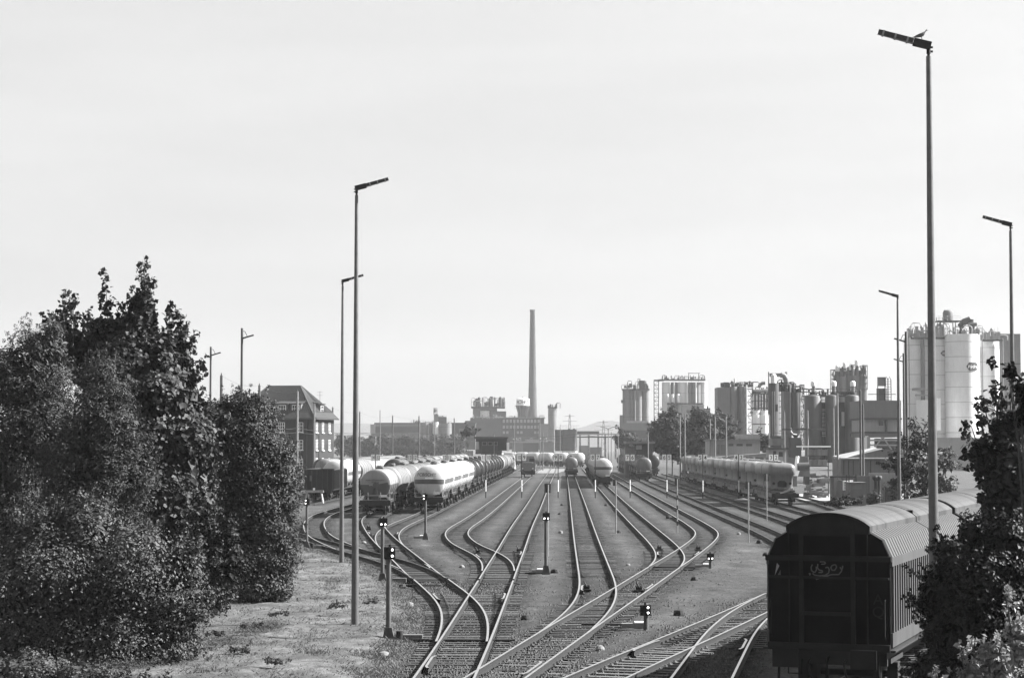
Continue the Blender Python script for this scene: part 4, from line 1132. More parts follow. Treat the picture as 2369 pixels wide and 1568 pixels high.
# thin light masts across the yard
for i, (x, y0, y1, Y, lab) in enumerate([
    (879.5, 949.6, 1050, 430, 'thin pale pole right of the nearer lamp post'), (1005.5, 967, 1050, 480, 'thin pale pole between the masts left of the signal box'),
    (1143, 1005, 1050, 470, 'thin pole at the right front of the signal box'), (1190, 970, 1060, 560, 'thin pole right of the signal box before the windowed works'),
    (1249, 966, 1068, 540, 'pale thin pole in front of the chimney, the left one of two'), (1256, 1000, 1070, 520, 'pale thin pole in front of the chimney, the right one of two'),
    (1281, 985, 1078, 560, 'thin pole left of the round storage tank'), (1296, 982, 1050, 620, 'thin pole close before the round storage tank'),
    (1407, 992, 1068, 420, 'pale twin arm lamp mast left of the first silo block'), (1414, 1000, 1070, 430, 'thin pole just right of the twin arm lamp mast'),
    (1430, 1000, 1060, 460, 'thin pole before the foot of the first silo block'), (1499, 1000, 1052, 380, 'pale thin pole before the canopy building'),
    (1573, 960, 1052, 360, 'pale pole before the round trees, the left one'), (1584, 958, 1052, 350, 'pale pole before the round trees, the right one'),
    (1642.5, 970, 1055, 330, 'thick pale pole at the left end of the low white building, the left one'), (1654, 964, 1058, 310, 'thick pale pole at the left end of the low white building, the right one'),
    (1679.5, 964, 1068, 300, 'pale pole in front of the low white building'), (1779, 960, 1055, 300, 'slim pale pole before the cylinder tower'),
    (1814, 953, 1078, 270, 'slim pale pole left of the single pale cylinder'), (1868, 950, 1085, 260, 'pale pole left of the pallet rack'),
    (1927.5, 945, 1132, 225, 'pale pole right of the pallet rack, the left one of a pair'), (1937, 912, 1148, 215, 'pale pole right of the pallet rack, the right one of a pair'),
    (1990, 903, 1160, 200, 'dark lit edged pole by the loading yard wall, the left one of a pair'), (1996, 937, 1150, 205, 'dark lit edged pole by the loading yard wall, the right one of a pair')]):
    g = thing('thin_mast', lab, 'pole', (bx(x, Y), Y, 0), 0, 'slender poles across the yard'); h = bz(y0, Y); r = .08 if Y > 400 else .10
    MB().cyl((0, 0, -.2), (0, 0, h), r * 1.25, r, n=8).build('pole', M['wood'] if x > 1985 else M['concrete'], g)
    cp = MB().cyl((0, 0, h), (0, 0, h + .12), r * .8, r * .5, n=8)
    if x == 1407:
        for s in (-1, 1): cp.tube([(0, 0, h), (s * .8, 0, h + .35), (s * 1.6, 0, h + .45)], .06, 5)
    if x == 1868: cp.box(-3.2, 1.8, -.08, .08, bz(993, Y) - .1, bz(993, Y) + .1)
    cp.build('cap', M['steel_mid'], g)

# ------------------------------------------------------------------ dwarf light signals
SGM = mat('signal_post', 0.06, 0.7, var=0.35, scale=4, streak=0.3)
def light_signal(label, hx0, hx1, hy0, hy1, basex, basey, lamps, num=None, box=True, boxdir=1):
    p = ongr(basex, basey, 0); k = FPX / p.y
    g = thing('light_signal', label, 'railway signal', p, 0, 'dwarf light signals beside the tracks')
    w = (hx1 - hx0) / k; z1 = EYE - (hy0 - 1033) / k; z0 = EYE - (hy1 - 1033) / k; hx = ((hx0 + hx1) / 2 - basex) / k
    MB().cyl((0, 0, 0), (0, 0, z0 + .02), .085, .075, n=10).build('post', SGM, g)
    if z0 > 1.5: MB().prism([(-.19, 0), (.19, 0), (.11, .42), (-.11, .42)], -.12, .12).build('foot', SGM, g)
    h = MB().box(hx - w / 2, hx + w / 2, -.10, -.02, z0, z1); h.box(hx - w * .38, hx + w * .38, -.02, .22, z0 + .04, z1 - .03)
    h.cyl((hx, .05, z1), (hx, .05, z1 + .07), .04, n=8)
    hd = h.build('head', M['black'], g)
    c = {'bottom': [(-.25, .25), (.25, .25)], 'left': [(-.26, .74), (-.26, .27)], 'right': [(.25, .77), (.25, .27)]}[lamps]
    for u, v in c:
        MB().cyl((hx + u * w, -.11, z0 + v * (z1 - z0)), (hx + u * w, -.125, z0 + v * (z1 - z0)), w * .088, n=14).build('lamp', M['lamp'], hd)
    if num: text_mesh(num, w * .24, M['steel_mid'], 'number', hd, (hx - w * .33, -.11, z0 + .84 * (z1 - z0)))
    if box:
        MB().box(boxdir * .25 if boxdir > 0 else -1.05, 1.05 if boxdir > 0 else -.25, -.16, .16, .0, .2).build('cable_box', TK['beige'], g)
        MB().cyl((boxdir * .35 if boxdir > 0 else -.38, -.12, .05), (boxdir * .35 if boxdir > 0 else -.38, -.12, .32), .11, n=10).build('bollard', TK['gear'], g)
    return g
light_signal('tall signal marked 7 at lower left, two lamps one above the other', 888, 914, 1263, 1291, 898.6, 1482, 'right', '7')
light_signal('signal left of the one marked 7, two lamps side by side', 877.8, 896, 1197, 1216, 884.6, 1347, 'bottom', '5')
light_signal('signal at the edge of the leafy bush in front of the buffer stop', 704, 716, 1153, 1167.5, 709.5, 1269, 'left')
light_signal('signal in front of the graffiti tanker', 977.5, 989, 1142, 1156.5, 984.3, 1248, 'left', None, False, -1)
light_signal('signal at the centre between the straight tracks, two lamps side by side', 1255.4, 1272, 1185, 1202, 1263, 1328, 'bottom', '3', False, -1)
light_signal('short signal at the bend right of centre, two lamps side by side', 1635.4, 1651.5, 1278, 1293.5, 1643.7, 1316, 'bottom', None, False, -1)
light_signal('short signal at lower right with two lamps one above the other', 1480.8, 1505, 1396, 1420, 1494.5, 1457, 'right', '2', False, -1)
# long cable troughs and point rods beside the signals
for i, (x0, x1, y, lab) in enumerate([(1438, 1489, 1452, 'long concrete cable trough beside the lower right signal'), (1608, 1641, 1313, 'cable trough beside the short signal at the bend'),
                                     (1230, 1257, 1325, 'cable trough beside the centre signal'), (957, 982, 1245, 'cable trough beside the signal before the graffiti tanker')]):
    a, b = ongr(x0, y), ongr(x1, y)
    g = thing('cable_trough', lab, 'cable trough', (a.x, a.y, 0), 0, 'cable troughs beside the signals')
    MB().box(0, b.x - a.x, -.15, .15, 0, .16).build('trough', M['concrete'], g); MB().box(b.x - a.x - .3, b.x - a.x, -.17, .17, .16, .21).build('lid', M['white'], g)
for i, (y, x0, x1, lab) in enumerate([(1484.5, 955, 1190, 'point rod crossing the trunk track below the signal marked 7'), (1328, 1215, 1262, 'point rod beside the centre signal'),
                                     (1357, 928, 1020, 'point rod by the left pair of signals'), (1447.5, 1345, 1438, 'point rod below the lower right signal'), (1314.5, 1505, 1607, 'point rod below the short signal at the bend')]):
    a, b = ongr(x0, y), ongr(x1, y)
    mb = MB().cyl((a.x, a.y, .06), (b.x, b.y, .06), .035, n=6); mb.box(a.x, a.x + .5, a.y - .06, a.y + .06, 0, .1)
    tag(mb.build('point_rod', M['steel_dark']), lab, 'point rod', 'point rods')

# ------------------------------------------------------------------ track number signs
SIGNAT = dict(zip(('14', '13', '12', '11', '10', '9', '8', '7', '6', '5', '4', '3'), ['over the big white tanker at the left', 'over the two tone wagon', 'over the graffiti tanker', 'before the dark ringed tankers', 'in front of the locomotive', 'left of the lone dark tanker', 'before the banded tanker', 'before the row of dark tankers', 'left of the silver containers', 'over the rear silver containers', 'over the middle silver containers', 'over the nearest silver container']))
def number_sign(l, r, x, Y, base):
    X = bx(x, Y); g = thing('number_sign', f'track number sign reading {l} and {r} {SIGNAT[l]}', 'track sign', (X, Y, 0), 0, 'track number signs between the tracks')
    k = FPX / Y
    zt = 5.05
    MB().cyl((0, 0, -.1), (0, 0, .75), .055, n=8).build('post_foot', M['black'], g)
    MB().cyl((0, 0, .75), (0, 0, 2.1), .055, n=8).build('post_white', M['white'], g)
    MB().cyl((0, 0, 2.1), (0, 0, zt + .05), .05, n=8).build('post_black', M['black'], g)
    for s, t in ((-1, l), (1, r)):
        MB().box(min(s * .06, s * .53), max(s * .06, s * .53), -.03, -.01, zt - .74, zt).build('plate', M['sign'], g)
        text_mesh(t, .66, M['black'], 'number', g, (s * .295, -.035, zt - .37), width=.9 if len(t) == 1 else .6, bold=.006)
    return g
for l, r, x in (('14', '13', 869.5), ('13', '12', 954), ('12', '11', 1034.5), ('11', '10', 1124), ('10', '9', 1207), ('9', '8', 1291), ('8', '7', 1376.7),
                ('7', '6', 1457), ('6', '5', 1542), ('5', '4', 1625), ('4', '3', 1708), ('3', '2', 1788.5)):
    number_sign(l, r, x, 242 - (3 if x > 1600 else 0), 1148)

# boards seen from behind on thin posts
DB = mat('board_back', 0.05, 0.7, var=0.15, scale=4)
for lab, x0, x1, y0, y1, bx_, by_ in (('dark board seen from behind just above the centre signal', 1259.6, 1274, 1118, 1139, 1268, 1287), ('dark board seen from behind left of sign 7 6', 1418, 1428.6, 1108, 1123, 1425, 1234),
                              ('dark board on a striped post below sign 6 5', 1562, 1571.6, 1105.6, 1122, 1567, 1232), ('dark board in front of the container wagons, left one', 1725, 1738, 1112.6, 1130, 1731.7, 1254),
                              ('dark board in front of the container wagons, right one', 1768.5, 1779.5, 1094, 1112, 1774, 1204.5)):
    p = ongr(bx_, by_); k = FPX / p.y
    g = thing('marker_board', lab, 'marker board', p, 0, 'marker boards seen from behind')
    z0, z1 = EYE - (y1 - 1033) / k, EYE - (y0 - 1033) / k
    MB().cyl((0, -.05, -.1), (0, -.05, z1 - .05), .042, n=8).build('post', M['steel_light'], g)
    MB().box((x0 - bx_) / k, (x1 - bx_) / k, 0, .025, z0, z1).build('board', DB, g)
    if 'striped' in lab:
        for zz in (.5, 1.6, 2.3): MB().cyl((0, -.05, zz), (0, -.05, zz + .3), .046, n=8).build('stripe', M['black'], g)

# ------------------------------------------------------------------ point machines, counterweights and small stones
CWM = []
for i, (x, y, lab) in enumerate([(1357, 1366, 'black point counterweight beside the middle track near the crossing'), (1525, 1272, 'black counterweight near the right hand crossing'), (1615, 1273, 'black counterweight at the bend before the low signal'),
                                (1478, 1368, 'black counterweight left of the lower right signal'), (1200, 1278, 'black counterweight between the straight tracks'), (760, 1237, 'black counterweight at the far left turnout'),
                                (1105, 1281, 'black counterweight left of the S shaped track'), (853, 1224, 'black counterweight on the two tone wagon track')]):
    p = ongr(x, y); g = thing('point_lever', lab, 'point lever', p, 0, 'point levers with black weights')
    MB().box(-.18, .18, -.4, .4, 0, .09).cyl((-.12, 0, .14), (.12, 0, .14), .12, n=12).build('weight', M['black'], g)
    MB().beam((.0, -.1, .2), (-.12, -.5, .42), .04).build('lever', M['steel_mid'], g)
for i, (x, y, r, lab) in enumerate([(888, 1521, .14, 'pale capped stone on the grass at lower left'), (931, 1360, .14, 'dark lump on the grass right of the signal marked 7'), (948, 1403, .13, 'low stone at the edge of the grass'),
                                   (1388, 1503, .11, 'small white marker stone below the crossing'), (1571, 1424, .17, 'dark rounded box with a pale top right of the lower right signal'), (1607, 1343, .15, 'dark lump below the bend'),
                                   (1216, 1435, .16, 'dark tilted plate on the ground below the centre signal'), (1283, 1326, .17, 'dark round box right of the centre signal'), (1431, 1233, .16, 'dark round box at the foot of the board by sign 7 6'),
                                   (1757, 1256, .16, 'dark lump before the covered wagon'), (1709, 1236, .12, 'pale stone on the bare patch at right'), (1068, 1313, .12, 'small pale marker inside the S shaped bend'),
                                   (1453, 1309, .1, 'small pale marker left of the right hand crossing'), (1297, 1233, .14, 'grey stone left of the middle track'), (842, 1257, .12, 'small pale marker between the lamp posts and signals'),
                                   (1295, 1191, .16, 'dark clod between the middle tracks, nearest of several'), (1300, 1169, .15, 'dark clod between the middle tracks, farther one'), (1402, 1170, .16, 'dark clod beside the banded tankers track'),
                                   (1547, 1199, .2, 'dark clod left of the sharp bend'), (1772, 1286, .16, 'dark clod close to the covered wagon end')]):
    p = ongr(x, y); g = MB(); n = 9
    prof = [(r * 1.15, 0), (r * 1.2, r * .5), (r * .9, r * 1.1), (r * .3, r * 1.35), (0, r * 1.35)]
    g.lathe(prof, n, smooth=False); g.v = [(a * rnd.uniform(.85, 1.15), b * rnd.uniform(.85, 1.15), c) for a, b, c in g.v]
    o = g.build('marker_stone', M['concrete'] if not lab.startswith('dark') else TK['gear'], None, p); tag(o, lab, 'stone', 'stones and lumps beside the tracks')
# ------------------------------------------------------------------ buildings and chemical works
BM = dict(
    brick=mat('brick_dark', 0.03, 0.9, var=0.25, scale=2.5),
    tile=mat('roof_tile', 0.095, 0.85, var=0.35, scale=5),
    clad=mat('works_cladding', 0.12, 0.8, var=0.10, scale=.5, streak=0.15),
    cladl=mat('works_cladding_pale', 0.22, 0.75, var=0.10, scale=.5, streak=0.15),
    cladd=mat('works_cladding_dark', 0.05, 0.8, var=0.15, scale=.5, streak=0.2),
    silo=mat('silo_skin', 0.13, 0.6, var=0.12, scale=.4, streak=0.2),
    silod=mat('silo_skin_dark', 0.058, 0.6, var=0.15, scale=.4, streak=0.2),
    silow=mat('silo_skin_pale', 0.6, 0.5, var=0.07, scale=.4, streak=0.12),
    seam=mat('silo_seam', 0.36, 0.6, var=0.1, scale=1),
    pipe=mat('works_pipe', 0.22, 0.5, var=0.2, scale=1),
    gear=mat('works_steelwork', 0.04, 0.75, var=0.3, scale=1),
    chim=mat('chimney_brick', 0.06, 0.9, var=0.15, scale=.6),
    glass=mat('window_glass', 0.25, 0.25, var=0.3, scale=1, spec=0.6),
    pane=mat('window_pane_dark', 0.03, 0.2, var=0.3, scale=1, spec=0.6),
    conc=mat('wall_concrete', 0.14, 0.9, var=0.15, scale=1, streak=0.2),
)
class Site:
    """a thing measured in photo pixels at one distance Y; parts are real solids in metres"""
    def __init__(s, name, label, cat, x, Y, group=None, rz=0.0):
        s.Y = Y; s.X = bx(x, Y); s.g = thing(name, label, cat, (s.X, Y, 0), rz, group)
    def lx(s, x, d=0): return bx(x, s.Y + d) - s.X
    def z(s, y, d=0): return max(bz(y, s.Y + d), 0.0) if y < 5000 else 0.0
    def box(s, name, x0, x1, yt, yb, m, d0=0, dep=8, mb=None):
        k = mb or MB(); k.box(s.lx(x0, d0), s.lx(x1, d0), d0, d0 + dep, s.z(yb, d0), s.z(yt, d0))
        return k if mb is not None else k.build(name, m, s.g)
    def cyl(s, name, x0, x1, yt, yb, m, d=0, cone=0, dome=0, n=24, mb=None, rings=0):
        r = (s.lx(x1, d) - s.lx(x0, d)) / 2; cx = (s.lx(x1, d) + s.lx(x0, d)) / 2; zt, zb = s.z(yt, d), s.z(yb, d)
        pr = []
        if cone: pr += [(0.15 * r, zb - cone), (r, zb)]
        else: pr += [(r, zb)]
        pr += [(r, zt)]
        if dome: pr += [(r * math.cos(a), zt + dome * math.sin(a)) for a in (.4, .8, 1.2)]
        pr += [(0, zt + dome)]
        k = mb or MB(); k.lathe(pr[:-1], n, 0, (cx, d + r, 0)); k.lathe(pr[-2:], n, 0, (cx, d + r, 0), smooth=False)
        for i in range(rings):
            q = zb + (zt - zb) * (i + .5) / rings; sm_ = MB() if i == 0 else sm_
            sm_.lathe([(r, q - .09), (r + .02, q - .08), (r + .02, q + .08), (r, q + .09)], n, 0, (cx, d + r, 0), smooth=False)
        o_ = k if mb is not None else k.build(name, m, s.g)
        if rings and mb is None: sm_.build('seam', BM['seam'] if m is BM['silow'] else BM['silod'], o_)
        return o_
    def clutter(s, name, x0, x1, yt, yb, m, n, d0=0, dep=6, seed=1):
        """rooftop plant: ducts, filters, motors, hoops and handrails standing on the level yb"""
        R = random.Random(seed); k = MB(); zb = s.z(yb, d0); zt = s.z(yt, d0); H = zt - zb
        for i in range(int(n * 1.6)):
            x = R.uniform(s.lx(x0, d0), s.lx(x1, d0)); y = d0 + R.uniform(.5, dep); h = H * R.uniform(.3, 1.0); w = R.uniform(.25, .9) * max(.5, H / 5)
            t = R.random()
            if t < .3: k.box(x - w, x + w, y - w, y + w, zb + (h * .2 if R.random() < .5 else 0), zb + h * .7)
            elif t < .6: k.lathe([(w * .6, zb), (w * .6, zb + h * .75), (w * .8, zb + h * .76), (w * .8, zb + h * .9), (w * .4, zb + h), (0, zb + h)], 10, 0, (x, y, 0))
            elif t < .8:
                x2 = x + R.choice((-1, 1)) * R.uniform(1, 3)
                k.tube([(x, y, zb), (x, y, zb + h * .8), (x + (x2 - x) * .2, y, zb + h), (x + (x2 - x) * .8, y, zb + h), (x2, y, zb + h * .8), (x2, y, zb)], .1 + .05 * R.random(), 5)
            else: k.cyl((x, y, zb), (x, y, zb + h), .06, n=5)
        for f in (.5, 1.0):
            zz = zb + 1.1 * f; k.beam((s.lx(x0, d0), d0, zz), (s.lx(x1, d0), d0, zz), .05)
        a, b = s.lx(x0, d0), s.lx(x1, d0); c = max(3, int((b - a) / 1.5))
        for i in range(c + 1): k.beam((a + (b - a) * i / c, d0, zb), (a + (b - a) * i / c, d0, zb + 1.1), .05)
        return k.build(name, m, s.g)
    def lattice(s, name, x0, x1, yt, yb, m, bays, d0=0, dep=3, w=.14):
        k = MB(); a, b = s.lx(x0, d0), s.lx(x1, d0); zt, zb = s.z(yt, d0), s.z(yb, d0)
        for x in (a, b):
            for y in (d0, d0 + dep): k.beam((x, y, zb), (x, y, zt), w)
        for i in range(bays + 1):
            z = zb + (zt - zb) * i / bays
            for y in (d0, d0 + dep): k.beam((a, y, z), (b, y, z), w)
            for x in (a, b): k.beam((x, d0, z), (x, d0 + dep, z), w)
            if i < bays:
                z2 = zb + (zt - zb) * (i + 1) / bays
                k.beam((a, d0, z) if i % 2 else (b, d0, z), (b, d0, z2) if i % 2 else (a, d0, z2), w * .7); k.box(a, b, d0, d0 + dep, z - .04, z + .04) if i else None
        return k.build(name, m, s.g)

# --- brick house with hipped roof (turned a little so that its right side shows)
hY = 386.0
hs = thing('brick_house', 'dark brick house of three storeys with hipped tile roof and dormers', 'house', (bx(725, hY), hY, 0), math.radians(-13))
HW, HD, EZ, RZT = 15.9, 12.5, bz(968, hY), bz(892, hY)
w = MB(); w.box(-HW, 0, 0, HD, 0, EZ); w.build('wall', mat('brick_wall', 0.018, 0.9, var=0.25, scale=3, bump=0.1), hs)
def quadpiece(nm, pts, m, t=.18):
    k = MB(); P = [Vector(p) for p in pts]; nrm = (P[1] - P[0]).cross(P[2] - P[0]).normalized() * t
    n = len(P); k.add([p for p in P] + [p + nrm for p in P], [tuple(reversed(range(n))), tuple(range(n, 2 * n))] + [(i, (i + 1) % n, n + (i + 1) % n, n + i) for i in range(n)])
    return k.build(nm, m, hs)
o = .7; er = [(-HW - o, -o), (o, -o), (o, HD + o), (-HW - o, HD + o)]; rx0, rx1, ry = -11.0, -4.6, HD / 2
kz = EZ + 1.15; kk = .95; kr = [(-HW - o + kk, -o + kk), (o - kk, -o + kk), (o - kk, HD + o - kk), (-HW - o + kk, HD + o - kk)]
E3 = [(a, b, EZ) for a, b in er]; K3 = [(a, b, kz) for a, b in kr]; A, B = (rx0, ry, RZT), (rx1, ry, RZT)
roofm = mat('house_roof_tile', 0.022, 0.85, var=0.35, scale=3)
for q in ([E3[0], E3[1], K3[1], K3[0]], [E3[1], E3[2], K3[2], K3[1]], [E3[2], E3[3], K3[3], K3[2]], [E3[3], E3[0], K3[0], K3[3]],
          [K3[0], K3[1], B, A], [K3[1], K3[2], B], [K3[2], K3[3], A, B], [K3[3], K3[0], A]): quadpiece('roof', q, roofm, .14)
tl = MB()                                                    # tile courses on the front and right slopes
for (P0, P1, Q1, Q0) in ((K3[0], K3[1], B, A), (K3[1], K3[2], B, B)):
    P0, P1, Q1, Q0 = map(Vector, (P0, P1, Q1, Q0)); nrm = (P1 - P0).cross(Q1 - P0).normalized()
    for i in range(1, 22):
        t = i / 22; a, b = P0 + (Q0 - P0) * t, P1 + (Q1 - P1) * t; tl.beam(a + nrm * .16, b + nrm * .16, .06, .10)
    m_ = int((P1 - P0).length / .42)
    for j in range(1, m_):
        f = j / m_; a = P0 + (P1 - P0) * f + nrm * .16; b = Q0 + (Q1 - Q0) * f + nrm * .16; tl.beam(a, b, .05, .07)
tag(tl.build('roof_tiles', mat('roof_tile_edges', 0.036, 0.8, var=0.4, scale=3), hs), kind='stuff')
rc = MB()
for a, b in ((A, B), (A, K3[0]), (B, K3[1]), (B, K3[2]), (K3[1], E3[1])): rc.beam(Vector(a) + Vector((0, 0, .2)), Vector(b) + Vector((0, 0, .2)), .3, .14)
rc.build('ridge_tiles', mat('ridge_tile', 0.04, 0.8), hs)
gt = MB().box(-HW - o, o, -o - .14, -o, EZ - .14, EZ + .02).box(o, o + .14, -o, HD + o, EZ - .14, EZ + .02); gt.build('gutter', M['steel_mid'], hs)
dp = MB()
for x in (-15.2, -7.7, -1.2): dp.cyl((x, -.1, 0), (x, -.1, EZ - .2), .07, n=6)
dp.cyl((.1, 3.2, 0), (.1, 3.2, EZ - .2), .07, n=6); dp.build('downpipe', M['steel_mid'], hs)
def house_window(x, z, ww, hh, side='front'):
    fr = MB(); f = .075; nx, nz = (4, 3) if ww > 1.3 else (2, 3)
    for i in range(nx + 1): u = -ww / 2 + ww * i / nx; fr.box(u - f / 2, u + f / 2, -.06, .02, -hh / 2, hh / 2)
    for i in range(nz + 1): u = -hh / 2 + hh * i / nz; fr.box(-ww / 2, ww / 2, -.065, .015, u - f / 2, u + f / 2)
    fr.box(-ww / 2 - .15, ww / 2 + .15, -.22, .02, -hh / 2 - .16, -hh / 2 - .06)
    o_ = fr.build('window', M['white'], hs, (x, -.02, z) if side == 'front' else (.02, x, z), 0 if side == 'front' else math.pi / 2)
    MB().box(-ww / 2, ww / 2, -.02, .03, -hh / 2, hh / 2).build('pane', BM['pane'], o_)
for z in (bz(988, hY), bz(1029, hY), bz(1072, hY)):
    for x in (-13.6, -10.2, -6.4, -2.6): house_window(x, z, 1.6 if x != -2.6 else 1.2, 1.75)
    for y in (2.0, 5.6, 9.6): house_window(y, z, 1.0, 1.9, 'right')
for nm, (x, y, rz_) in (('dormer', (-6.3, .6, 0)), ('dormer', (-3.6, .6, 0)), ('dormer', (-.3, 6.0, math.pi / 2))):
    d = MB(); d.box(-.95, .95, 0, 2.6, 0, 1.75)
    dd = d.build(nm, mat('dormer_wall', 0.10, 0.85), hs, (x, y, EZ + 1.0), rz_)
    r = MB(); r.add([(-1.25, -.35, 1.72), (1.25, -.35, 1.72), (1.25, 4.2, 2.6), (-1.25, 4.2, 2.6), (-1.25, -.35, 1.86), (1.25, -.35, 1.86), (1.25, 4.2, 2.74), (-1.25, 4.2, 2.74)],
        [(0, 3, 2, 1), (4, 5, 6, 7), (0, 1, 5, 4), (1, 2, 6, 5), (2, 3, 7, 6), (3, 0, 4, 7)])
    r.build('dormer_roof', roofm, dd)
    wf = MB(); wf.box(-.75, .75, -.05, 0, .25, 1.55); wf.build('dormer_window', M['white'], dd)
    pn = MB()
    for i in range(3):
        for j in range(2): pn.box(-.66 + .46 * i, -.66 + .46 * i + .38, -.07, -.05, .32 + .6 * j, .32 + .6 * j + .53)
    pn.build('pane', BM['pane'], dd)
an = MB().cyl((-1.2, 7.5, EZ + 2.5), (-1.2, 7.5, bz(902, hY)), .04, n=5)
for q in (.2, .8): an.beam((-1.8, 7.5, bz(902, hY) - q), (-.6, 7.5, bz(902, hY) - q), .04)
an.build('aerial', M['steel_mid'], hs)

# --- flat roofed signal box
s = Site('signal_box', 'flat roofed dark signal box standing behind the ringed tankers', 'signal box', 1135, 470)
s.box('tower', 1113, 1161, 1018, 1110, BM['cladd'], .6, 6.5); s.box('side_wing', 1108, 1114, 1018, 1050, BM['brick'], 0, 7); s.box('corner_panel', 1152, 1172, 1020, 1042, BM['brick'], 0, 7)
s.box('roof', 1097, 1176, 1010, 1014.5, BM['gear'], -2, 11); s.box('fascia', 1101, 1174, 1014.5, 1021, BM['brick'], -.8, 9)
s.box('balcony', 1100, 1113, 1039, 1050, BM['gear'], -1, 3)
for x0, x1 in ((1116, 1126), (1129, 1139), (1142, 1151)):
    f = s.box('window', x0, x1, 1021.5, 1030, BM['cladl'], .2, .5); k = MB().box(s.lx(x0 + .8), s.lx(x1 - .8), .15, .3, s.z(1029.3), s.z(1022.2)); k.build('pane', BM['pane'], f)
s.box('light_panel', 1171.5, 1178, 1023, 1043, M['white'], 1, 3)

# --- works in the centre background
s = Site('brick_works', 'long dark works building with three rows of pale windows under the chimney', 'factory', 1216, 1250)
s.box('wall', 1160, 1259, 967, 1040, BM['brick'], 0, 20); s.box('wing', 1093, 1163, 969, 1040, BM['cladd'], 5, 20); s.box('parapet', 1159, 1261, 965, 967.3, BM['conc'], -.5, 21)
s.box('blind_panel', 1246, 1277, 980, 1040, BM['conc'], -3, 12); s.box('lower_wing', 1076, 1094, 973, 1040, BM['cladd'], 8, 20)
for r_, (y0, y1) in enumerate(((970, 977.5), (984, 991), (997, 1003))):
    for i, x in enumerate((1163, 1171, 1179, 1187, 1195.5, 1203.5, 1211.5, 1220, 1227.5, 1235.5, 1243.5)):
        if r_ == 2 and i in (2, 3, 6, 7, 8): continue
        f = s.box('window', x, x + 5.4, y0, y1, BM['cladl'], -.6, .7)
        MB().box(s.lx(x + .9), s.lx(x + 4.5), -.75, -.55, s.z(y1 - .8), s.z(y0 + .8)).build('pane', BM['glass'], f)
s.clutter('roof_plant', 1165, 1255, 959, 966, BM['gear'], 8, 2, 12, 3)
s = Site('chimney', 'tall tapering brick chimney rising above the works', 'chimney', 1232, 1400)
k = MB(); k.lathe([(s.lx(1243), 0), (s.lx(1243), s.z(965)), (s.lx(1240.6), s.z(880)), (s.lx(1237.6), s.z(722)), (s.lx(1238.3), s.z(721)), (s.lx(1238.3), s.z(716)), (s.lx(1236), s.z(716)), (s.lx(1235), s.z(735))], 28); k.build('shaft', BM['chim'], s.g)
k = MB()
for y in (730, 760, 800, 850, 900): k.lathe([(s.lx(1237.9 + (y - 722) * .022), s.z(y + 1)), (s.lx(1238.2 + (y - 722) * .022), s.z(y))], 28)
k.build('band', BM['gear'], s.g)
s = Site('water_tower', 'water tower with white lettered tank in front of the chimney', 'water tower', 1209.5, 1330)
r = s.lx(1225) ; k = MB(); k.lathe([(r * 1.02, s.z(938.8)), (r, s.z(937)), (r, s.z(923.2)), (r * .98, s.z(922.6)), (r * .3, s.z(920)), (0, s.z(919))], 32); k.build('tank', M['white'], s.g)
k = MB(); k.lathe([(r * .70, 0), (r * .70, s.z(955)), (r * .82, s.z(945)), (r * 1.0, s.z(939.2)), (r * 1.14, s.z(939)), (r * 1.14, s.z(938)), (r, s.z(938))], 12, smooth=False); k.build('shaft', BM['brick'], s.g)
k = MB()
for i in range(12):
    a = 2 * math.pi * i / 12; k.beam((r * .73 * math.cos(a), r * .73 * math.sin(a), 0), (r * .73 * math.cos(a), r * .73 * math.sin(a), s.z(954)), .4); k.beam((r * .73 * math.cos(a), r * .73 * math.sin(a), s.z(954)), (r * math.cos(a), r * math.sin(a), s.z(940)), .4)
k.build('pilaster', BM['chim'], s.g)
k = MB(); k.lathe([(.5, s.z(920)), (.5, s.z(917.5)), (0, s.z(916))], 8); k.build('finial', BM['gear'], s.g)
k = MB()
for y in (939.5, 945): k.beam((-r * 1.2, -.5, s.z(y)), (-r * .8, -.5, s.z(y)), .15)
k.beam((-r * 1.2, -.5, s.z(945)), (-r * 1.2, -.5, s.z(937)), .12); k.build('gallery', BM['gear'], s.g)
for i, ch in enumerate('ROHMS'):
    a = math.radians(-90 - 50 + i * 25 + (6 if i > 1 else 0) ); o = text_mesh(ch, 3.2, BM['gear'], 'letter', s.g, (math.cos(a) * (r + .04), math.sin(a) * (r + .04), s.z(930.3)), (math.pi / 2, 0, a + math.pi / 2), .02)
s = Site('slim_silo', 'slim grey silo tower with rooftop plant right of the chimney', 'silo', 1279, 1200)
s.cyl('shell', 1268, 1288.5, 944, 1040, BM['silo'], 0, rings=3); s.clutter('top_plant', 1268, 1288, 929, 944, BM['gear'], 9, .5, 4, 8); s.box('collar', 1267, 1289.5, 941, 944, BM['gear'], -.3, 5)
s = Site('reactor_house', 'stepped works block crowded with pipes and stacks left of the water tower', 'factory', 1132, 1280)
s.box('upper_block', 1094, 1150, 943, 1040, BM['clad'], 4, 14); s.cyl('drum', 1111, 1132, 950, 975, BM['silow'], 0); s.box('right_block', 1148, 1171, 951, 1040, BM['cladd'], 2, 14); s.box('deck', 1090, 1168, 940, 944, BM['gear'], -1, 18)
s.box('base', 1088, 1172, 966, 1040, BM['cladd'], -2, 20); s.clutter('top_plant', 1096, 1166, 917, 941, BM['gear'], 34, 0, 14, 5)
for x, y in ((1137, 917), (1158, 921)):
    s.cyl('stack', x - 3.2, x + 3.2, y + 5, 941, BM['silod'], 3); s.cyl('stack_cap', x - 4.2, x + 4.2, y, y + 5, BM['gear'], 2.5)
k = MB(); k.tube([(s.lx(1099), 0, s.z(943)), (s.lx(1099), 0, s.z(930)), (s.lx(1102), 0, s.z(927.5)), (s.lx(1116), 0, s.z(927))], .35, 6); k.build('bent_pipe', BM['pipe'], s.g)
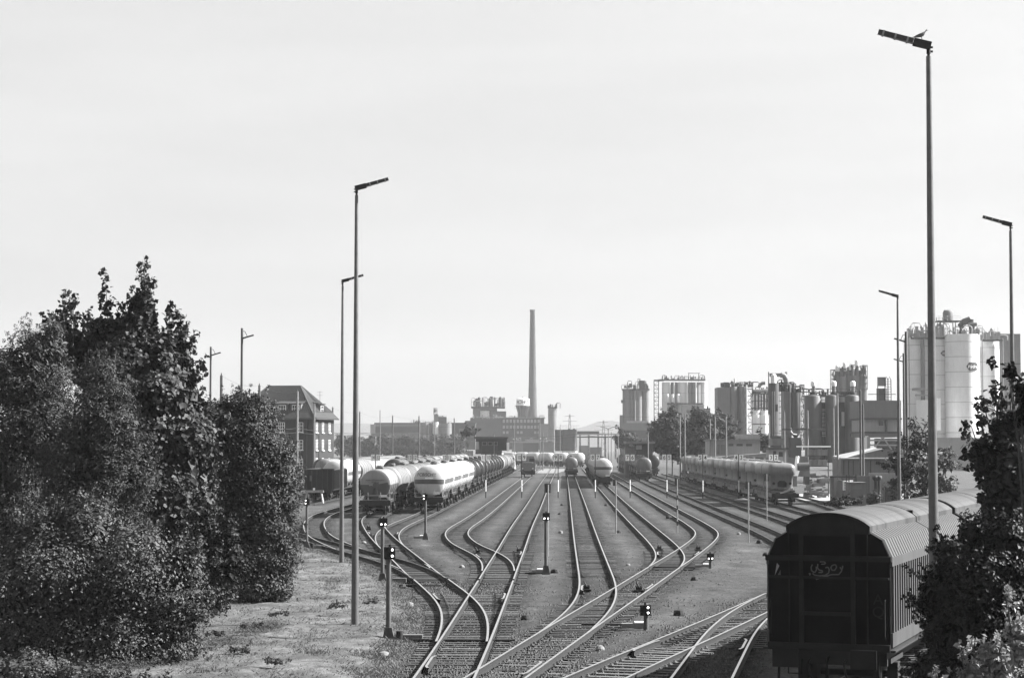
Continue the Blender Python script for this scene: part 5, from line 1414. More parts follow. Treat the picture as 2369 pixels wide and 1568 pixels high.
s.clutter('lower_plant', 1092, 1160, 958, 968, BM['pipe'], 22, -4, 4, 15)
s = Site('round_storage_tank', 'wide round storage tank with a pale foot right of the chimney', 'storage tank', 1318, 900)
s.cyl('shell', 1301, 1335, 993, 1043, BM['silod'], 0, rings=8); s.cyl('side_vessel', 1284, 1304, 993.5, 1043, BM['gear'], 2, rings=6); s.cyl('foot', 1300, 1335.5, 1043, 1063, BM['silow'], -.4)
s.clutter('top_railing', 1286, 1334, 990, 993, BM['gear'], 5, .5, 3, 4)
k = MB(); k.tube([(s.lx(1321) , -.6, s.z(1050)), (s.lx(1334), -.6, s.z(1034)), (s.lx(1334), -.6, s.z(993))], .12, 5); k.build('stair', BM['pipe'], s.g)
s = Site('long_works_hall', 'long low hall with a dark flat roof beyond the hedge at left', 'factory', 915, 1150)
s.box('wall', 859, 972, 982, 1030, BM['clad'], 0, 14); s.box('roof', 866, 972, 977.5, 981, BM['gear'], -1, 16); s.box('lower_strip', 859, 972, 987, 1000, BM['cladd'], -1.2, 2); s.box('end_piece', 857, 868, 981, 1003, BM['cladl'], -2, 10)
s.clutter('roof_plant', 950, 972, 969, 978, BM['gear'], 8, 1, 6, 6)
for i, (a, b, yt, lab) in enumerate(((972, 991.5, 977, 'pale round tank at the right end of the long hall'), (1001, 1014.5, 976, 'bright lit tank between two grey tanks'), (1016, 1045, 979, 'wide grey tank with bright right flank beside the dark hall'), (992, 1001, 979, 'slim dark tank beside the bright one'))):
    s = Site('tank', lab, 'storage tank', (a + b) / 2, 1120, 'round tanks beyond the hedge'); s.cyl('shell', a, b, yt, 1030, BM['silow'] if i == 1 else BM['silo'] if i != 3 else BM['silod'], 0, rings=3)
    s.clutter('top_rail', a, b, yt - 3, yt, BM['gear'], 3, .3, 2, 30 + i)
s = Site('conveyor_head', 'dark block and slim head tower standing behind the round tanks', 'factory', 1018, 1180)
s.box('block', 1014, 1033, 964, 1030, BM['cladd'], 0, 8); s.box('tower', 1003.5, 1014, 958, 1030, BM['clad'], 0, 6); s.lattice('head_frame', 1003.5, 1011, 944, 958, BM['gear'], 3, 0, 3, .25); s.cyl('head', 1004, 1009.5, 946, 954, BM['cladl'], 0); s.clutter('roof_plant', 1014, 1033, 960, 964, BM['gear'], 5, 1, 5, 12)
s = Site('dark_hall', 'broad dark hall between the wide tank and the signal box', 'factory', 1070, 1080)
s.box('wall', 1045, 1100, 979, 1040, BM['cladd'], 0, 16); s.box('roof_edge', 1044, 1101, 977.5, 979.2, BM['gear'], -.5, 17); s.box('pale_wall', 1062, 1085, 991, 1000, BM['clad'], -1.5, 2)
s = Site('pipe_bridge', 'long horizontal pipe bridge on trestles behind the tank wagons right of centre', 'pipe bridge', 1390, 1000)
s.box('deck', 1334, 1440, 1002.5, 1005.2, BM['pipe'], 0, 2.5); s.box('lower_beam', 1334, 1440, 1009, 1012, BM['gear'], .2, 2)
for x in (1342, 1362, 1384, 1400, 1424): s.lattice('trestle', x - 1.2, x + 1.2, 1004, 1085, BM['gear'], 4, .2, 2, .25)
s.box('low_hall', 1336, 1386, 997, 1003, BM['cladd'], 20, 10)
s = Site('low_sheds', 'jumble of low pale sheds and pipe racks beneath the windowed works', 'sheds', 1230, 1100)
for i, (a, b, y0, y1, m) in enumerate(((1180, 1250, 1020, 1024, 'cladl'), (1215, 1278, 1016, 1020, 'pipe'), (1184, 1210, 1024, 1060, 'clad'), (1212, 1246, 1027, 1060, 'cladd'), (1248, 1282, 1022, 1060, 'clad'), (1340, 1362, 1030, 1060, 'clad'), (1365, 1392, 1034, 1060, 'cladd'), (1040, 1095, 1042, 1070, 'clad'), (1050, 1094, 1022, 1030, 'clad'))):
    s.box('shed', a, b, y0, y1, BM[m], i * .7, 6)
s.clutter('pipework', 1185, 1280, 1012, 1022, BM['pipe'], 16, -1, 3, 21)
tag(MB().box(-60, -6, 555, 562, 0, .03).build('path', BM['conc']), kind='structure')
tag(MB().add([(4, 470, .02), (10, 466, .02), (16, 560, .02), (9, 560, .02)], [(0, 1, 2, 3)]).build('path', BM['conc']), kind='structure')

# --- right hand works
s = Site('silo_block', 'first grey silo block right of centre, with a pale skirt building', 'silo block', 1471, 900)
for i, (a, b) in enumerate(((1440.5, 1457), (1455, 1469), (1468, 1486), (1484, 1502.5))): s.cyl('silo', a, b, 901, 985, BM['silo'], i % 2 * 1.2, rings=2)
s.box('cap', 1439.5, 1503, 899, 902, BM['gear'], -.3, 5); s.cyl('riser_pipe', 1468, 1470.5, 904, 975, BM['pipe'], -.5); s.clutter('top_plant', 1446, 1500, 880, 899.5, BM['gear'], 20, .5, 4, 31)
s.box('head_block', 1479, 1492, 880, 900, BM['gear'], 1, 3); s.lattice('hoist_frame', 1476, 1481, 876, 899, BM['gear'], 2, .5, 1, .2)
s.box('skirt', 1438, 1508, 978, 1070, BM['clad'], -2, 10); s.box('skirt_roof', 1450, 1500, 973, 979, BM['cladl'], -1, 6); s.box('left_lean', 1434, 1441, 960, 1070, BM['silo'], 0, 3); s.box('bracket', 1437, 1441, 925, 932, BM['gear'], 0, 1.5)
s.box('lower_wall', 1436, 1510, 995, 1070, BM['cladd'], -3, 4)
s = Site('silo_block', 'pale silo block with a lattice stair tower behind the round trees', 'silo block', 1576, 950)
for i, (a, b, m) in enumerate(((1532, 1552, 'silow'), (1550, 1570, 'silo'), (1568, 1590, 'silow'), (1588, 1604, 'silo'), (1602, 1622, 'silo'), (1618, 1637, 'silow'))): s.cyl('silo', a, b, 884, 985, BM[m], (i % 2) * 1.5, rings=2)
for a in (1548.5, 1558, 1588.5, 1608.5): s.cyl('riser_pipe', a, a + 3.2, 885, 962, BM['silow'], -1)
for a in (1541, 1553, 1566): s.cyl('small_vessel', a, a + 7, 913, 930, BM['silow'], -2, dome=.4)
s.box('deck', 1524, 1632, 877, 880, BM['gear'], -.5, 6); s.clutter('top_plant', 1530, 1632, 866, 878, BM['gear'], 24, .5, 4, 41); s.lattice('stair_tower', 1513.5, 1524, 881, 1010, BM['gear'], 14, 0, 2.5, .18); s.box('stair_bridge', 1513, 1536, 878, 881.5, BM['gear'], 0, 2)
k = MB(); k.beam((s.lx(1594), 1, s.z(878)), (s.lx(1594), 1, s.z(863)), .25); k.beam((s.lx(1617), 1, s.z(882)), (s.lx(1617), 1, s.z(863)), .25); k.beam((s.lx(1592), 1, s.z(863)), (s.lx(1620), 1, s.z(863)), .25); k.build('hoist_frame', BM['gear'], s.g)
s.box('lower_house', 1578, 1628, 936, 1070, BM['cladl'], -4, 8); s.box('platform', 1544, 1626, 932, 935, BM['gear'], -3, 5); s.box('annex', 1628, 1643, 944, 1070, BM['clad'], -3, 6); s.box('base', 1526, 1600, 955, 1070, BM['clad'], -3, 6); s.box('dark_band', 1588, 1626, 948, 955, BM['gear'], -4.3, .5)
s = Site('silo_block', 'flat grey silo block with dark cylinders and ladder tower, left of the bright low tanks', 'silo block', 1692, 560)
s.box('block', 1660, 1689, 896, 1060, BM['silo'], 0, 8)
for i, (a, b, m) in enumerate(((1688, 1706, 'silo'), (1703, 1716, 'silod'), (1712, 1727, 'silo'))): s.cyl('silo', a, b, 894, 1060, BM[m], i % 2 * .8, rings=1)
s.clutter('top_plant', 1668, 1742, 880, 895, BM['gear'], 26, .5, 4, 51); s.lattice('ladder_tower', 1728, 1742, 884, 1008, BM['gear'], 8, 0, 2.2, .16); s.cyl('riser', 1726, 1729, 890, 1005, BM['silow'], -.4)
s.cyl('vent', 1698, 1703, 876, 886, BM['silow'], 1); s.box('lead_box', 1675, 1687, 884, 896, BM['gear'], 1, 4)
s = Site('pipe_rack', 'crowded pipe rack and vessels over the bright low tank', 'pipe rack', 1760, 600)
for i, (a, b) in enumerate(((1744, 1751), (1752, 1758), (1759, 1764), (1765, 1771), (1772, 1779))): s.cyl('vessel', a, b, 912 - i % 2 * 4, 952, BM['silod'] if i % 2 else BM['silo'], 1)
for j, y in enumerate((902, 905, 909)): k = MB().cyl((s.lx(1740), j * .6, s.z(y)), (s.lx(1800), j * .6, s.z(y)), .22, n=8); k.build('pipe', BM['pipe'], s.g)
s.clutter('plant', 1742, 1796, 893, 912, BM['gear'], 18, 0, 4, 61); s.box('deck', 1741, 1782, 952, 956, BM['gear'], -.5, 6); s.lattice('frame', 1742, 1780, 910, 960, BM['gear'], 3, -.3, 5, .2)
k = MB(); k.tube([(s.lx(1757), 1, s.z(896)), (s.lx(1759), 1, s.z(890)), (s.lx(1765), 1, s.z(886)), (s.lx(1771), 1, s.z(886))], .5, 8); k.build('bent_duct', BM['silod'], s.g)
for i, (a, b) in enumerate(((1741.5, 1760), (1758, 1778))):
    t_ = Site('low_tank', 'bright low tank below the pipe rack, ' + ('left one, mostly shaded' if i == 0 else 'right one with a sunlit flank'), 'storage tank', (a + b) / 2, 440); t_.cyl('shell', a, b, 959, 1003, M['white'], 0, rings=1); t_.cyl('upper_shell', a + 1, b - 1, 949, 959, BM['silow'], .3)
s = Site('process_tower', 'dark cylinder tower with a great bent duct and vent hood on top', 'process tower', 1793, 385)
s.cyl('shell', 1778.5, 1803.5, 886, 1012, BM['silod'], 0, rings=2); s.cyl('vent', 1784, 1797, 870, 886, BM['silow'], .6, dome=.5); s.cyl('mast', 1777.5, 1780, 860, 890, BM['gear'], .5)
k = MB(); k.box(s.lx(1785), s.lx(1812), 1.5, 3.0, s.z(870), s.z(862.5)); k.tube([(s.lx(1810), 2.2, s.z(866)), (s.lx(1818), 2.2, s.z(868)), (s.lx(1822.5), 2.2, s.z(876)), (s.lx(1823.5), 2.2, s.z(890))], .55, 10); k.build('bent_duct', BM['silo'], s.g)
s.cyl('stack', 1817, 1822, 860, 905, BM['silo'], 2); s.clutter('side_plant', 1804, 1832, 876, 905, BM['gear'], 18, 1.5, 4, 71); s.lattice('frame', 1804, 1830, 885, 1010, BM['gear'], 9, 1.5, 3.5, .13); s.box('dark_window', 1793, 1799, 935, 951, BM['pane'], -.15, 1)
for x in (1786, 1791, 1803.5): s.cyl('riser_pipe', x, x + 1.6, 905, 1010, BM['pipe'], -.4)
s.box('foot_house', 1776, 1810, 1008, 1070, BM['cladd'], -1, 6)
s = Site('silo', 'single pale lit cylinder with rounded foot beside the dark cylinder tower', 'silo', 1841, 375)
s.cyl('shell', 1830.5, 1852, 907, 1002, BM['silod'], 0, cone=1.0, rings=0); s.cyl('top_box', 1832, 1840, 886, 907, BM['silod'], .5); s.clutter('top_railing', 1832, 1852, 893, 907, BM['gear'], 6, .2, 2, 81); s.cyl('side_pipe', 1827, 1830, 890, 1000, BM['pipe'], .3)
k = MB(); k.tube([(s.lx(1829), -.2, s.z(990)), (s.lx(1830), -.2, s.z(999)), (s.lx(1835), -.2, s.z(1004)), (s.lx(1843), -.2, s.z(1005))], .1, 6); k.build('bent_pipe', M['white'], s.g)
s.lattice('ladder', 1853, 1860, 890, 1040, BM['gear'], 9, .5, 1.5, .12); s.box('left_tower', 1813, 1830, 905, 1060, BM['silo'], 1, 4); s.box('base', 1826, 1853, 1012, 1070, BM['silod'], 0, 3)
s = Site('silo_block', 'row of three broad dark silos with mushroom vents', 'silo block', 1925, 360)
for a, b in ((1864, 1903), (1911, 1943), (1957, 1990)): s.cyl('silo', a, b, 917, 1070, BM['silod'], 0, dome=.4, n=32)
for x in (1883, 1930, 1974):
    s.cyl('vent', x - 4, x + 4, 892, 908, BM['silo'], 1); s.cyl('vent_hood', x - 6, x + 6, 885, 893, BM['silow'], .8, dome=.35); s.cyl('vent_base', x - 8, x + 8, 907, 914, BM['gear'], .6)
s.box('pale_gap', 1902, 1911, 945, 1010, BM['silow'], 2, .3); s.box('pale_gap', 1947, 1953, 953, 985, BM['silow'], 2, .3); s.box('deck', 1862, 1992, 914.5, 917, BM['gear'], 1, 4); s.clutter('top_plant', 1866, 1985, 898, 914, BM['gear'], 18, 1, 4, 91)
k = MB()
for x in (1904, 1907, 1910): k.beam((s.lx(x), 1.9, s.z(1060)), (s.lx(x), 1.9, s.z(912)), .1)
for y in range(925, 1060, 9): k.beam((s.lx(1902), 1.9, s.z(y)), (s.lx(1912), 1.9, s.z(y)), .09)
k.build('ladder', BM['gear'], s.g); s.box('back_wall', 1900, 1960, 930, 1070, BM['silod'], 5, 2)
s = Site('process_tower', 'highest cluster of dark vessels and hoods left of the pale flat roofed building', 'process tower', 1966, 640)
for a, b, m in ((1930, 1946, 'silod'), (1944, 1960, 'silo'), (1958, 1976, 'silod'), (1972, 1992, 'silo'), (1988, 2007, 'silod')): s.cyl('vessel', a, b, 868, 1060, BM[m], 1, rings=2)
for x, yt, yb in ((1939, 849, 868), (1956, 842, 868), (1970, 846, 868), (1984, 836, 868)): s.cyl('hood', x - 5, x + 5, yt, yt + 10, BM['silow'], 1.2, dome=.6); s.cyl('hood_neck', x - 3.5, x + 3.5, yt + 9, yb, BM['silo'], 1.8)
s.clutter('top_plant', 1928, 2006, 842, 870, BM['gear'], 34, 0, 5, 101); s.lattice('stair_frame', 1925, 1932, 855, 920, BM['gear'], 6, 0, 3, .18); s.lattice('side_frame', 1996, 2007, 845, 900, BM['gear'], 4, 0, 3, .16)
s = Site('flat_roofed_building', 'pale flat roofed upper building on a dark truss at right', 'factory', 2037, 340)
s.box('upper_wall', 1993, 2084, 926, 967, BM['clad'], 0, 12); s.box('ledge', 1993, 2086, 966.5, 970.5, BM['gear'], -.3, 12); s.box('lower_wall', 1995, 2084, 970.5, 999, BM['cladl'], .4, 11); s.box('beam', 1993, 2086, 998, 1002, BM['gear'], -.3, 12); s.box('edge_beam', 1995, 2084, 1002, 1011, BM['clad'], 0, 12)
f = s.box('window', 2033.5, 2043, 973, 984, BM['cladd'], .1, .4); s.box('pier', 2048, 2052, 970.5, 999, BM['gear'], .1, .4); s.box('dark_interior', 2024, 2076, 1014, 1075, BM['pane'], 6, 1)
k = MB()
for y in (1018, 1029): k.beam((s.lx(2008), 0, s.z(y)), (s.lx(2084), 0, s.z(y + (.5 if y > 1020 else 0))), .25)
for a, b in ((2020, 2041), (2062, 2041)): k.beam((s.lx(a), 0, s.z(1040)), (s.lx(b), 0, s.z(1010)), .22)
for x in (2008, 2084): k.beam((s.lx(x), 0, 0), (s.lx(x), 0, s.z(1010)), .5)
k.build('truss', BM['pipe'], s.g); s.box('pale_column', 2001, 2008, 1008, 1060, BM['silow'], -.2, 1)
s = Site('roof_tank', 'small dark tank with ladder hoops on the pale flat roofed building', 'storage tank', 2044, 345)
s.cyl('shell', 2030, 2055, 898, 926, BM['silod'], 1); s.box('board', 2031, 2050, 872, 893, BM['silo'], 3, .2); k = MB()
for x in (2050, 2057): k.tube([(s.lx(x), 1, s.z(926)), (s.lx(x), 1, s.z(878)), (s.lx(x + 3.5), 1, s.z(871)), (s.lx(x + 7), 1, s.z(878)), (s.lx(x + 7), 1, s.z(926))], .08, 5)
for y in range(882, 926, 6): k.beam((s.lx(2050), 1, s.z(y)), (s.lx(2064), 1, s.z(y)), .06)
k.build('ladder_hoop', BM['gear'], s.g); s.cyl('mast', 2030, 2032, 872, 926, BM['gear'], .5); s.box('railing', 2008, 2072, 911, 912.5, BM['gear'], .5, .1)
# great pale silos
s = Site('great_silo_block', 'great pale silos with hexagonal emblems at the far right', 'silo block', 2210, 520)
SX = [(2098, 2160, 781, 6), (2132, 2206, 783, 5), (2196, 2276, 772, 0), (2262, 2319, 787, 6)]
for a, b, yt, d in SX: s.cyl('silo', a, b, yt, 1090, BM['silow'], d, n=40, rings=9)
for a, b, y, d in ((2110, 2195, 781, 4.8), (2274, 2322, 786, 5.2)): s.box('dark_rim', a, b, y - 1, y + 3, BM['gear'], d, 1)
for x in (2225.5, 2274, 2104): s.cyl('downpipe', x - 1.1, x + 1.1, 778, 1085, BM['silo'], .2 if x < 2230 and x > 2200 else 3.0)
s.cyl('side_duct', 2131, 2141, 785, 1000, BM['silo'], 4.2); s.cyl('side_pipe', 2318, 2323, 783, 1050, BM['silo'], 6); s.box('back_building', 2312, 2362, 772, 1090, BM['clad'], 14, 10); s.box('back_band', 2312, 2362, 840, 843, BM['gear'], 13.8, .4)
s.clutter('top_plant', 2104, 2196, 742, 781, BM['pipe'], 30, 6, 5, 111); s.clutter('top_plant', 2200, 2274, 752, 772, BM['pipe'], 16, 1, 5, 113); s.clutter('top_plant', 2276, 2318, 755, 787, BM['pipe'], 14, 7, 4, 115)
s.box('platform', 2172, 2224, 741, 744, BM['gear'], 3, 4); s.lattice('platform_legs', 2184, 2212, 744, 778, BM['pipe'], 1, 3.5, 3, .2); s.clutter('platform_railing', 2172, 2224, 727, 741, BM['pipe'], 3, 3, 3, 117)
k = MB(); zz = s.z(741, 4); k.lathe([(s.lx(2210, 4) - s.lx(2198, 4), zz), (s.lx(2210, 4) - s.lx(2198, 4), s.z(722, 4)), (s.lx(2207, 4) - s.lx(2198, 4), s.z(716.5, 4)), (0, s.z(715.8, 4))], 20, 0, (s.lx(2198, 4), 5.5, 0)); k.build('filter_drum', BM['clad'], s.g)
k = MB(); k.tube([(s.lx(2229), 3, s.z(770)), (s.lx(2231), 3, s.z(752)), (s.lx(2238), 3, s.z(743)), (s.lx(2252), 3, s.z(738))], .9, 10); k.cyl((s.lx(2256), 3, s.z(772)), (s.lx(2256), 3, s.z(748)), .75, n=14); k.cyl((s.lx(2256), 3, s.z(750)), (s.lx(2256), 3, s.z(737)), .5, n=12); k.cyl((s.lx(2246), 2.4, s.z(750)), (s.lx(2266), 2.4, s.z(749)), .5, n=10); k.build('fan_duct', BM['gear'], s.g)
s.box('side_platform', 2115, 2140, 897, 903, BM['silo'], -1, 3); s.box('side_platform', 2122, 2150, 912, 915, BM['silo'], -1, 3)
s.cyl('front_vessel', 2124, 2165, 925, 1090, BM['silow'], -4, n=24); s.box('white_panel', 2166, 2176, 921, 995, M['white'], -3, 2); s.box('pale_base', 2150, 2330, 1012, 1100, BM['cladl'], -7, 4)
def hexagon(cx, cy, w, h, d, silo, clip=None):
    a, b, yt, dd = silo; rr = (s.lx(b, dd) - s.lx(a, dd)) / 2; ccx = (s.lx(a, dd) + s.lx(b, dd)) / 2
    hw, hh = w / 2 * (s.Y + dd) / FPX, h / 2 * (s.Y + dd) / FPX; X0 = s.lx(cx, dd) ; Z0 = s.z(cy, dd)
    def surf(x, z, off): q = min(.98, (x - ccx) / rr); return (x, dd + rr - math.sqrt(1 - q * q) * rr * 1.012 - off, z)
    k = MB(); cols = 24; xs = [X0 - hw + 2 * hw * i / cols for i in range(cols + 1)]
    if clip is not None: xs = [x for x in xs if x < s.lx(clip, dd)]
    def half(x): t = abs(x - X0) / hw; return hh * min(1, (1 - t) / .42)
    vs = []
    for x in xs: e = max(half(x), .01); vs += [surf(x, Z0 - e, .08), surf(x, Z0 + e, .08)]
    k.add(vs, [(2 * i, 2 * i + 2, 2 * i + 3, 2 * i + 1) for i in range(len(xs) - 1)], 0, True)
    e_ = k.build('emblem', BM['gear'], s.g)
    for i, ch in enumerate('Hydro'):
        x = X0 - hw * .52 + i * hw * .29
        if clip is not None and x > s.lx(clip, dd) - .4: continue
        p = surf(x, Z0 - .05 * hh, .16); q = (x - ccx) / rr
        text_mesh(ch, hh * 1.15, M['sign'], 'letter', e_, p, (math.pi / 2, 0, math.asin(max(-.95, min(.95, q)))), .02, .15)
hexagon(2252, 847.5, 32, 19, 0, SX[2]); hexagon(2192, 817, 31, 13.5, 5, SX[1], clip=2195.5)

# --- yard edge at right: low white building, canopy, cabin, racks, walls
s = Site('low_white_building', 'low white building with three dark windows behind the silver containers', 'building', 1700, 330)
s.box('wall', 1643, 1758, 1019, 1110, BM['cladl'], 0, 9); s.box('roof', 1641, 1761, 1015.5, 1019.5, BM['conc'], -.6, 10.5); s.box('upper_storey', 1712, 1758, 1004, 1016, BM['cladl'], 4, 5)
for a, b in ((1685, 1696), (1703.5, 1717.5), (1725.5, 1739)): s.box('window', a, b, 1026.5, 1031.5, BM['cladd'], -.1, .3)
s.box('roller_door', 1655, 1664, 1028, 1050, BM['conc'], -.12, .3); s.box('roller_door', 1668, 1676, 1028, 1050, BM['conc'], -.12, .3)
s = Site('canopy_building', 'dark canopy building with a pale boxed sign left of the round trees', 'building', 1482, 400)
s.box('wall', 1474, 1508, 1026, 1110, BM['cladd'], 1, 6); s.box('canopy', 1448, 1515, 1021, 1026, BM['conc'], -3, 9); s.box('sign_frame', 1468, 1487, 1027, 1041, BM['gear'], -1, .5); s.box('sign_panel', 1470.5, 1484.5, 1029.5, 1039, BM['cladl'], -1.1, .2)
s.box('low_annex', 1446, 1470, 1036, 1110, BM['clad'], 0, 5)
s = Site('switch_cabin', 'small pale cabin with a dark window under the single pale cylinder', 'cabin', 1802, 270)
s.box('wall', 1780, 1820, 1040, 1110, BM['cladl'], 0, 4); s.box('roof', 1776, 1824, 1035, 1040, BM['gear'], -.6, 5); s.box('upper_box', 1786, 1813, 1014, 1030, BM['conc'], 6, 3); s.box('window', 1801, 1810, 1045, 1056, BM['pane'], -.1, .2); s.box('door', 1788, 1795, 1043, 1070, BM['cladd'], -.1, .2)
s = Site('earth_ramp', 'sloping pale ramp before the low white building', 'ramp', 1740, 320)
k = MB(); k.prism([(s.lx(1648), 0), (s.lx(1648), s.z(1056)), (s.lx(1770), s.z(1047)), (s.lx(1830), s.z(1060)), (s.lx(1830), 0)], -6, -2); k.build('slope', BM['conc'], s.g)
s = Site('pallet_rack', 'open roofed rack with two rows of pale crates', 'rack', 1885, 245)
s.box('roof', 1855, 1921, 1031, 1034, M['white'], -1.5, 5); s.box('shelf', 1869, 1916, 1053, 1055, BM['gear'], -.5, 3); s.box('shelf', 1869, 1916, 1077, 1079, BM['gear'], -.5, 3)
for x in (1871, 1915): s.box('upright', x - .8, x + .8, 1032, 1150, BM['gear'], 0, .2)
def crate(lab, x, y0, y1, w):
    t_ = Site('crate', lab, 'crate', x, 244.5, 'pale crates on the roofed rack'); t_.box('body', x - w / 2, x + w / 2, y0, y1, BM['cladl'], 0, 1.6); k = MB()
    for i in range(4): q = t_.lx(x - w / 2 + w * (i + .5) / 4); k.box(q - .03, q + .03, -.03, .0, t_.z(y1), t_.z(y0))
    k.build('slat', BM['silo'], t_.g)
for r_, (y0, y1) in enumerate(((1039, 1053), (1063, 1077))):
    for j, x in enumerate((1875, 1884, 1895, 1907)): crate(f'pale crate on the {"upper" if r_ == 0 else "lower"} shelf of the roofed rack, {ORD[j]} from the left', x, y0 + (j % 2), y1 - .2, 8.2 if j < 2 else 11)
k = MB(); R_ = random.Random(5); s2 = Site('scrap_heap', 'heap of dark scrap parts below the crate rack', 'scrap', 1893, 240)
for i in range(60):
    x, z, y = s2.lx(1868 + R_.random() * 46), R_.random() ** 1.6 * 2.4, R_.uniform(0, 3); r = R_.uniform(.12, .4)
    (k.cbox((x, y, z + r / 2), (r * 2.2, r * 2, r)) if R_.random() < .6 else k.cyl((x - r, y, z + r), (x + r, y, z + r * 1.3), r * .6, n=8))
k.build('scrap_pile', BM['silo'], s2.g); s2.box('bin', 1861, 1871, 1083, 1120, BM['gear'], -.5, 1.5)
s = Site('tarpaulin_frame', 'white leaning tarpaulin frame beside the silo container', 'tarpaulin', 1850, 236)
k = MB(); k.beam((s.lx(1838), 0, s.z(1100)), (s.lx(1845), .4, s.z(1055)), .35, .2); k.beam((s.lx(1841), 0, s.z(1100)), (s.lx(1845), 0, s.z(1088)), .5, .3); k.build('white_pole', M['white'], s.g); s.box('cloth', 1843, 1868, 1055, 1071, BM['clad'], .6, .2); s.box('lower_cloth', 1842, 1872, 1071, 1102, BM['conc'], .9, 2); k = MB().cyl((s.lx(1845), .2, s.z(1080)), (s.lx(1871), .2, s.z(1079)), .5, n=12); k.build('roll', BM['cladd'], s.g)
s = Site('light_shed', 'light sloping roofed shed with narrow dark slits behind the paired poles', 'shed', 1990, 215)
k = MB(); k.prism([(s.lx(1945), 0), (s.lx(1945), s.z(1061)), (s.lx(2046), s.z(1037)), (s.lx(2075), s.z(1044)), (s.lx(2075), 0)], 0, 6); k.build('wall', BM['clad'], s.g)
k = MB(); k.add([(s.lx(1944), -.3, s.z(1062)), (s.lx(2070), -.3, s.z(1062)), (s.lx(2048), 6.5, s.z(1036)), (s.lx(1948), 6.5, s.z(1058)), (s.lx(1944), -.3, s.z(1059)), (s.lx(2070), -.3, s.z(1059)), (s.lx(2048), 6.5, s.z(1034)), (s.lx(1948), 6.5, s.z(1055))], [(0, 3, 2, 1), (4, 5, 6, 7), (0, 1, 5, 4), (1, 2, 6, 5), (2, 3, 7, 6), (3, 0, 4, 7)]); k.build('roof', BM['cladl'], s.g)
for x in (1950, 1961, 1972, 2012): s.box('slit', x, x + 1.4, 1065, 1098, BM['gear'], -.08, .2)
s = Site('loading_wall', 'pale loading yard wall with block gates right of the rail curve', 'wall', 1990, 195)
for a, b, y0, m in ((1920, 1928, 1100, 'conc'), (1935, 1948, 1110, 'conc'), (1974, 2010, 1100, 'conc'), (2010, 2076, 1094, 'cladl')): s.box('wall_block', a, b, y0, 1165, BM[m], 0, .5)
s.box('rail', 1918, 1978, 1101, 1104, BM['gear'], -.2, .2); s.box('dark_gate', 2046, 2078, 1127, 1165, BM['gear'], -.4, .2)
for x in (1956, 1962, 1978): s.box('post', x, x + 1.5, 1098, 1120, BM['gear'], -.25, .15)
for x in (2021, 2029): k = MB(); k.lathe([(.16, 0), (.12, s.z(1112)), (.3, s.z(1107)), (.3, s.z(1101)), (.1, s.z(1099))], 10, 0, (s.lx(x), -.6, 0)); k.build('stand_pipe', BM['gear'], s.g)
s = Site('transformer_box', 'ribbed grey concrete box with a pole behind it by the rail curve', 'cabinet', 1984, 188)
s.box('body', 1963, 2001, 1118, 1170, BM['conc'], 0, 2); s.box('panel', 1971, 1992, 1131, 1164, BM['clad'], -.08, .2); s.box('lid', 1962, 2002, 1115, 1118, BM['clad'], -.1, 2.2)
s = Site('white_tank_crate', 'white caged liquid container in the loading yard', 'container', 1955, 200)
s.box('body', 1951, 1964, 1112, 1134, M['white'], 0, 1); k = MB()
for i in range(5): k.box(s.lx(1951 + i * 3.2) - .02, s.lx(1951 + i * 3.2) + .02, -.04, 0, s.z(1134), s.z(1112))
for y in (1117, 1122, 1128): k.box(s.lx(1951), s.lx(1964), -.05, -.01, s.z(y) - .02, s.z(y) + .02)
k.build('cage', M['steel_light'], s.g); s.box('lid', 1964, 1975, 1111, 1116, M['white'], .2, .8)
tag(MB().add([(24.5, 232, .03), (45, 226, .03), (52, 262, .03), (32, 262, .03)], [(0, 1, 2, 3)]).build('pavement', mat('yard_paving', .22, .9, var=.2, scale=1)), kind='structure')

# far hills and pylons fading in the haze
def hill(name, pts, Y, m):
    k = MB(); vs = []
    for x, y in pts: vs += [(bx(x, Y), Y, 0), (bx(x, Y) , Y + 60, bz(y, Y + 60)), (bx(x, Y), Y + 900, 0)]
    n = len(pts); fs = []
    for i in range(n - 1): fs += [(3 * i, 3 * i + 3, 3 * i + 4, 3 * i + 1), (3 * i + 1, 3 * i + 4, 3 * i + 5, 3 * i + 2)]
    k.add(vs, fs, 0, True); return tag(k.build(name, m), kind='structure')
hm = mat('far_wood', 0.06, 1.0, var=0.3, scale=.02)
hill('hill', [(300, 1010), (560, 1000), (700, 985), (790, 978), (850, 980), (930, 990), (1040, 1000), (1180, 1005), (1300, 1000), (1360, 985), (1385, 975), (1420, 973), (1460, 980), (1560, 985), (1700, 990), (1900, 1000), (2200, 985), (2500, 990)], 3600, hm)
for x, yt, lab in ((1318, 958, 'faint lattice pylon above the storage tank'), (1396, 972, 'fainter lattice pylon left of the first silo block')):
    s = Site('pylon', lab, 'pylon', x, 2300, 'lattice pylons in the haze'); k = MB(); zt = s.z(yt)
    for a in (-1, 1):
        for b in (-1, 1): k.beam((a * 3, b * 3, 0), (a * .4, b * .4, zt), .45)
    for q in (.7, .82, .95): k.beam((-7 * (1.2 - q) * 3, 0, zt * q), (7 * (1.2 - q) * 3, 0, zt * q), .4)
    for i in range(6): z0, z1 = zt * i / 6, zt * (i + 1) / 6; w0, w1 = 3 - 2.6 * i / 6, 3 - 2.6 * (i + 1) / 6; k.beam((-w0, 0, z0), (w1, 0, z1), .3); k.beam((w0, 0, z0), (-w1, 0, z1), .3)
    k.build('lattice', BM['gear'], s.g)
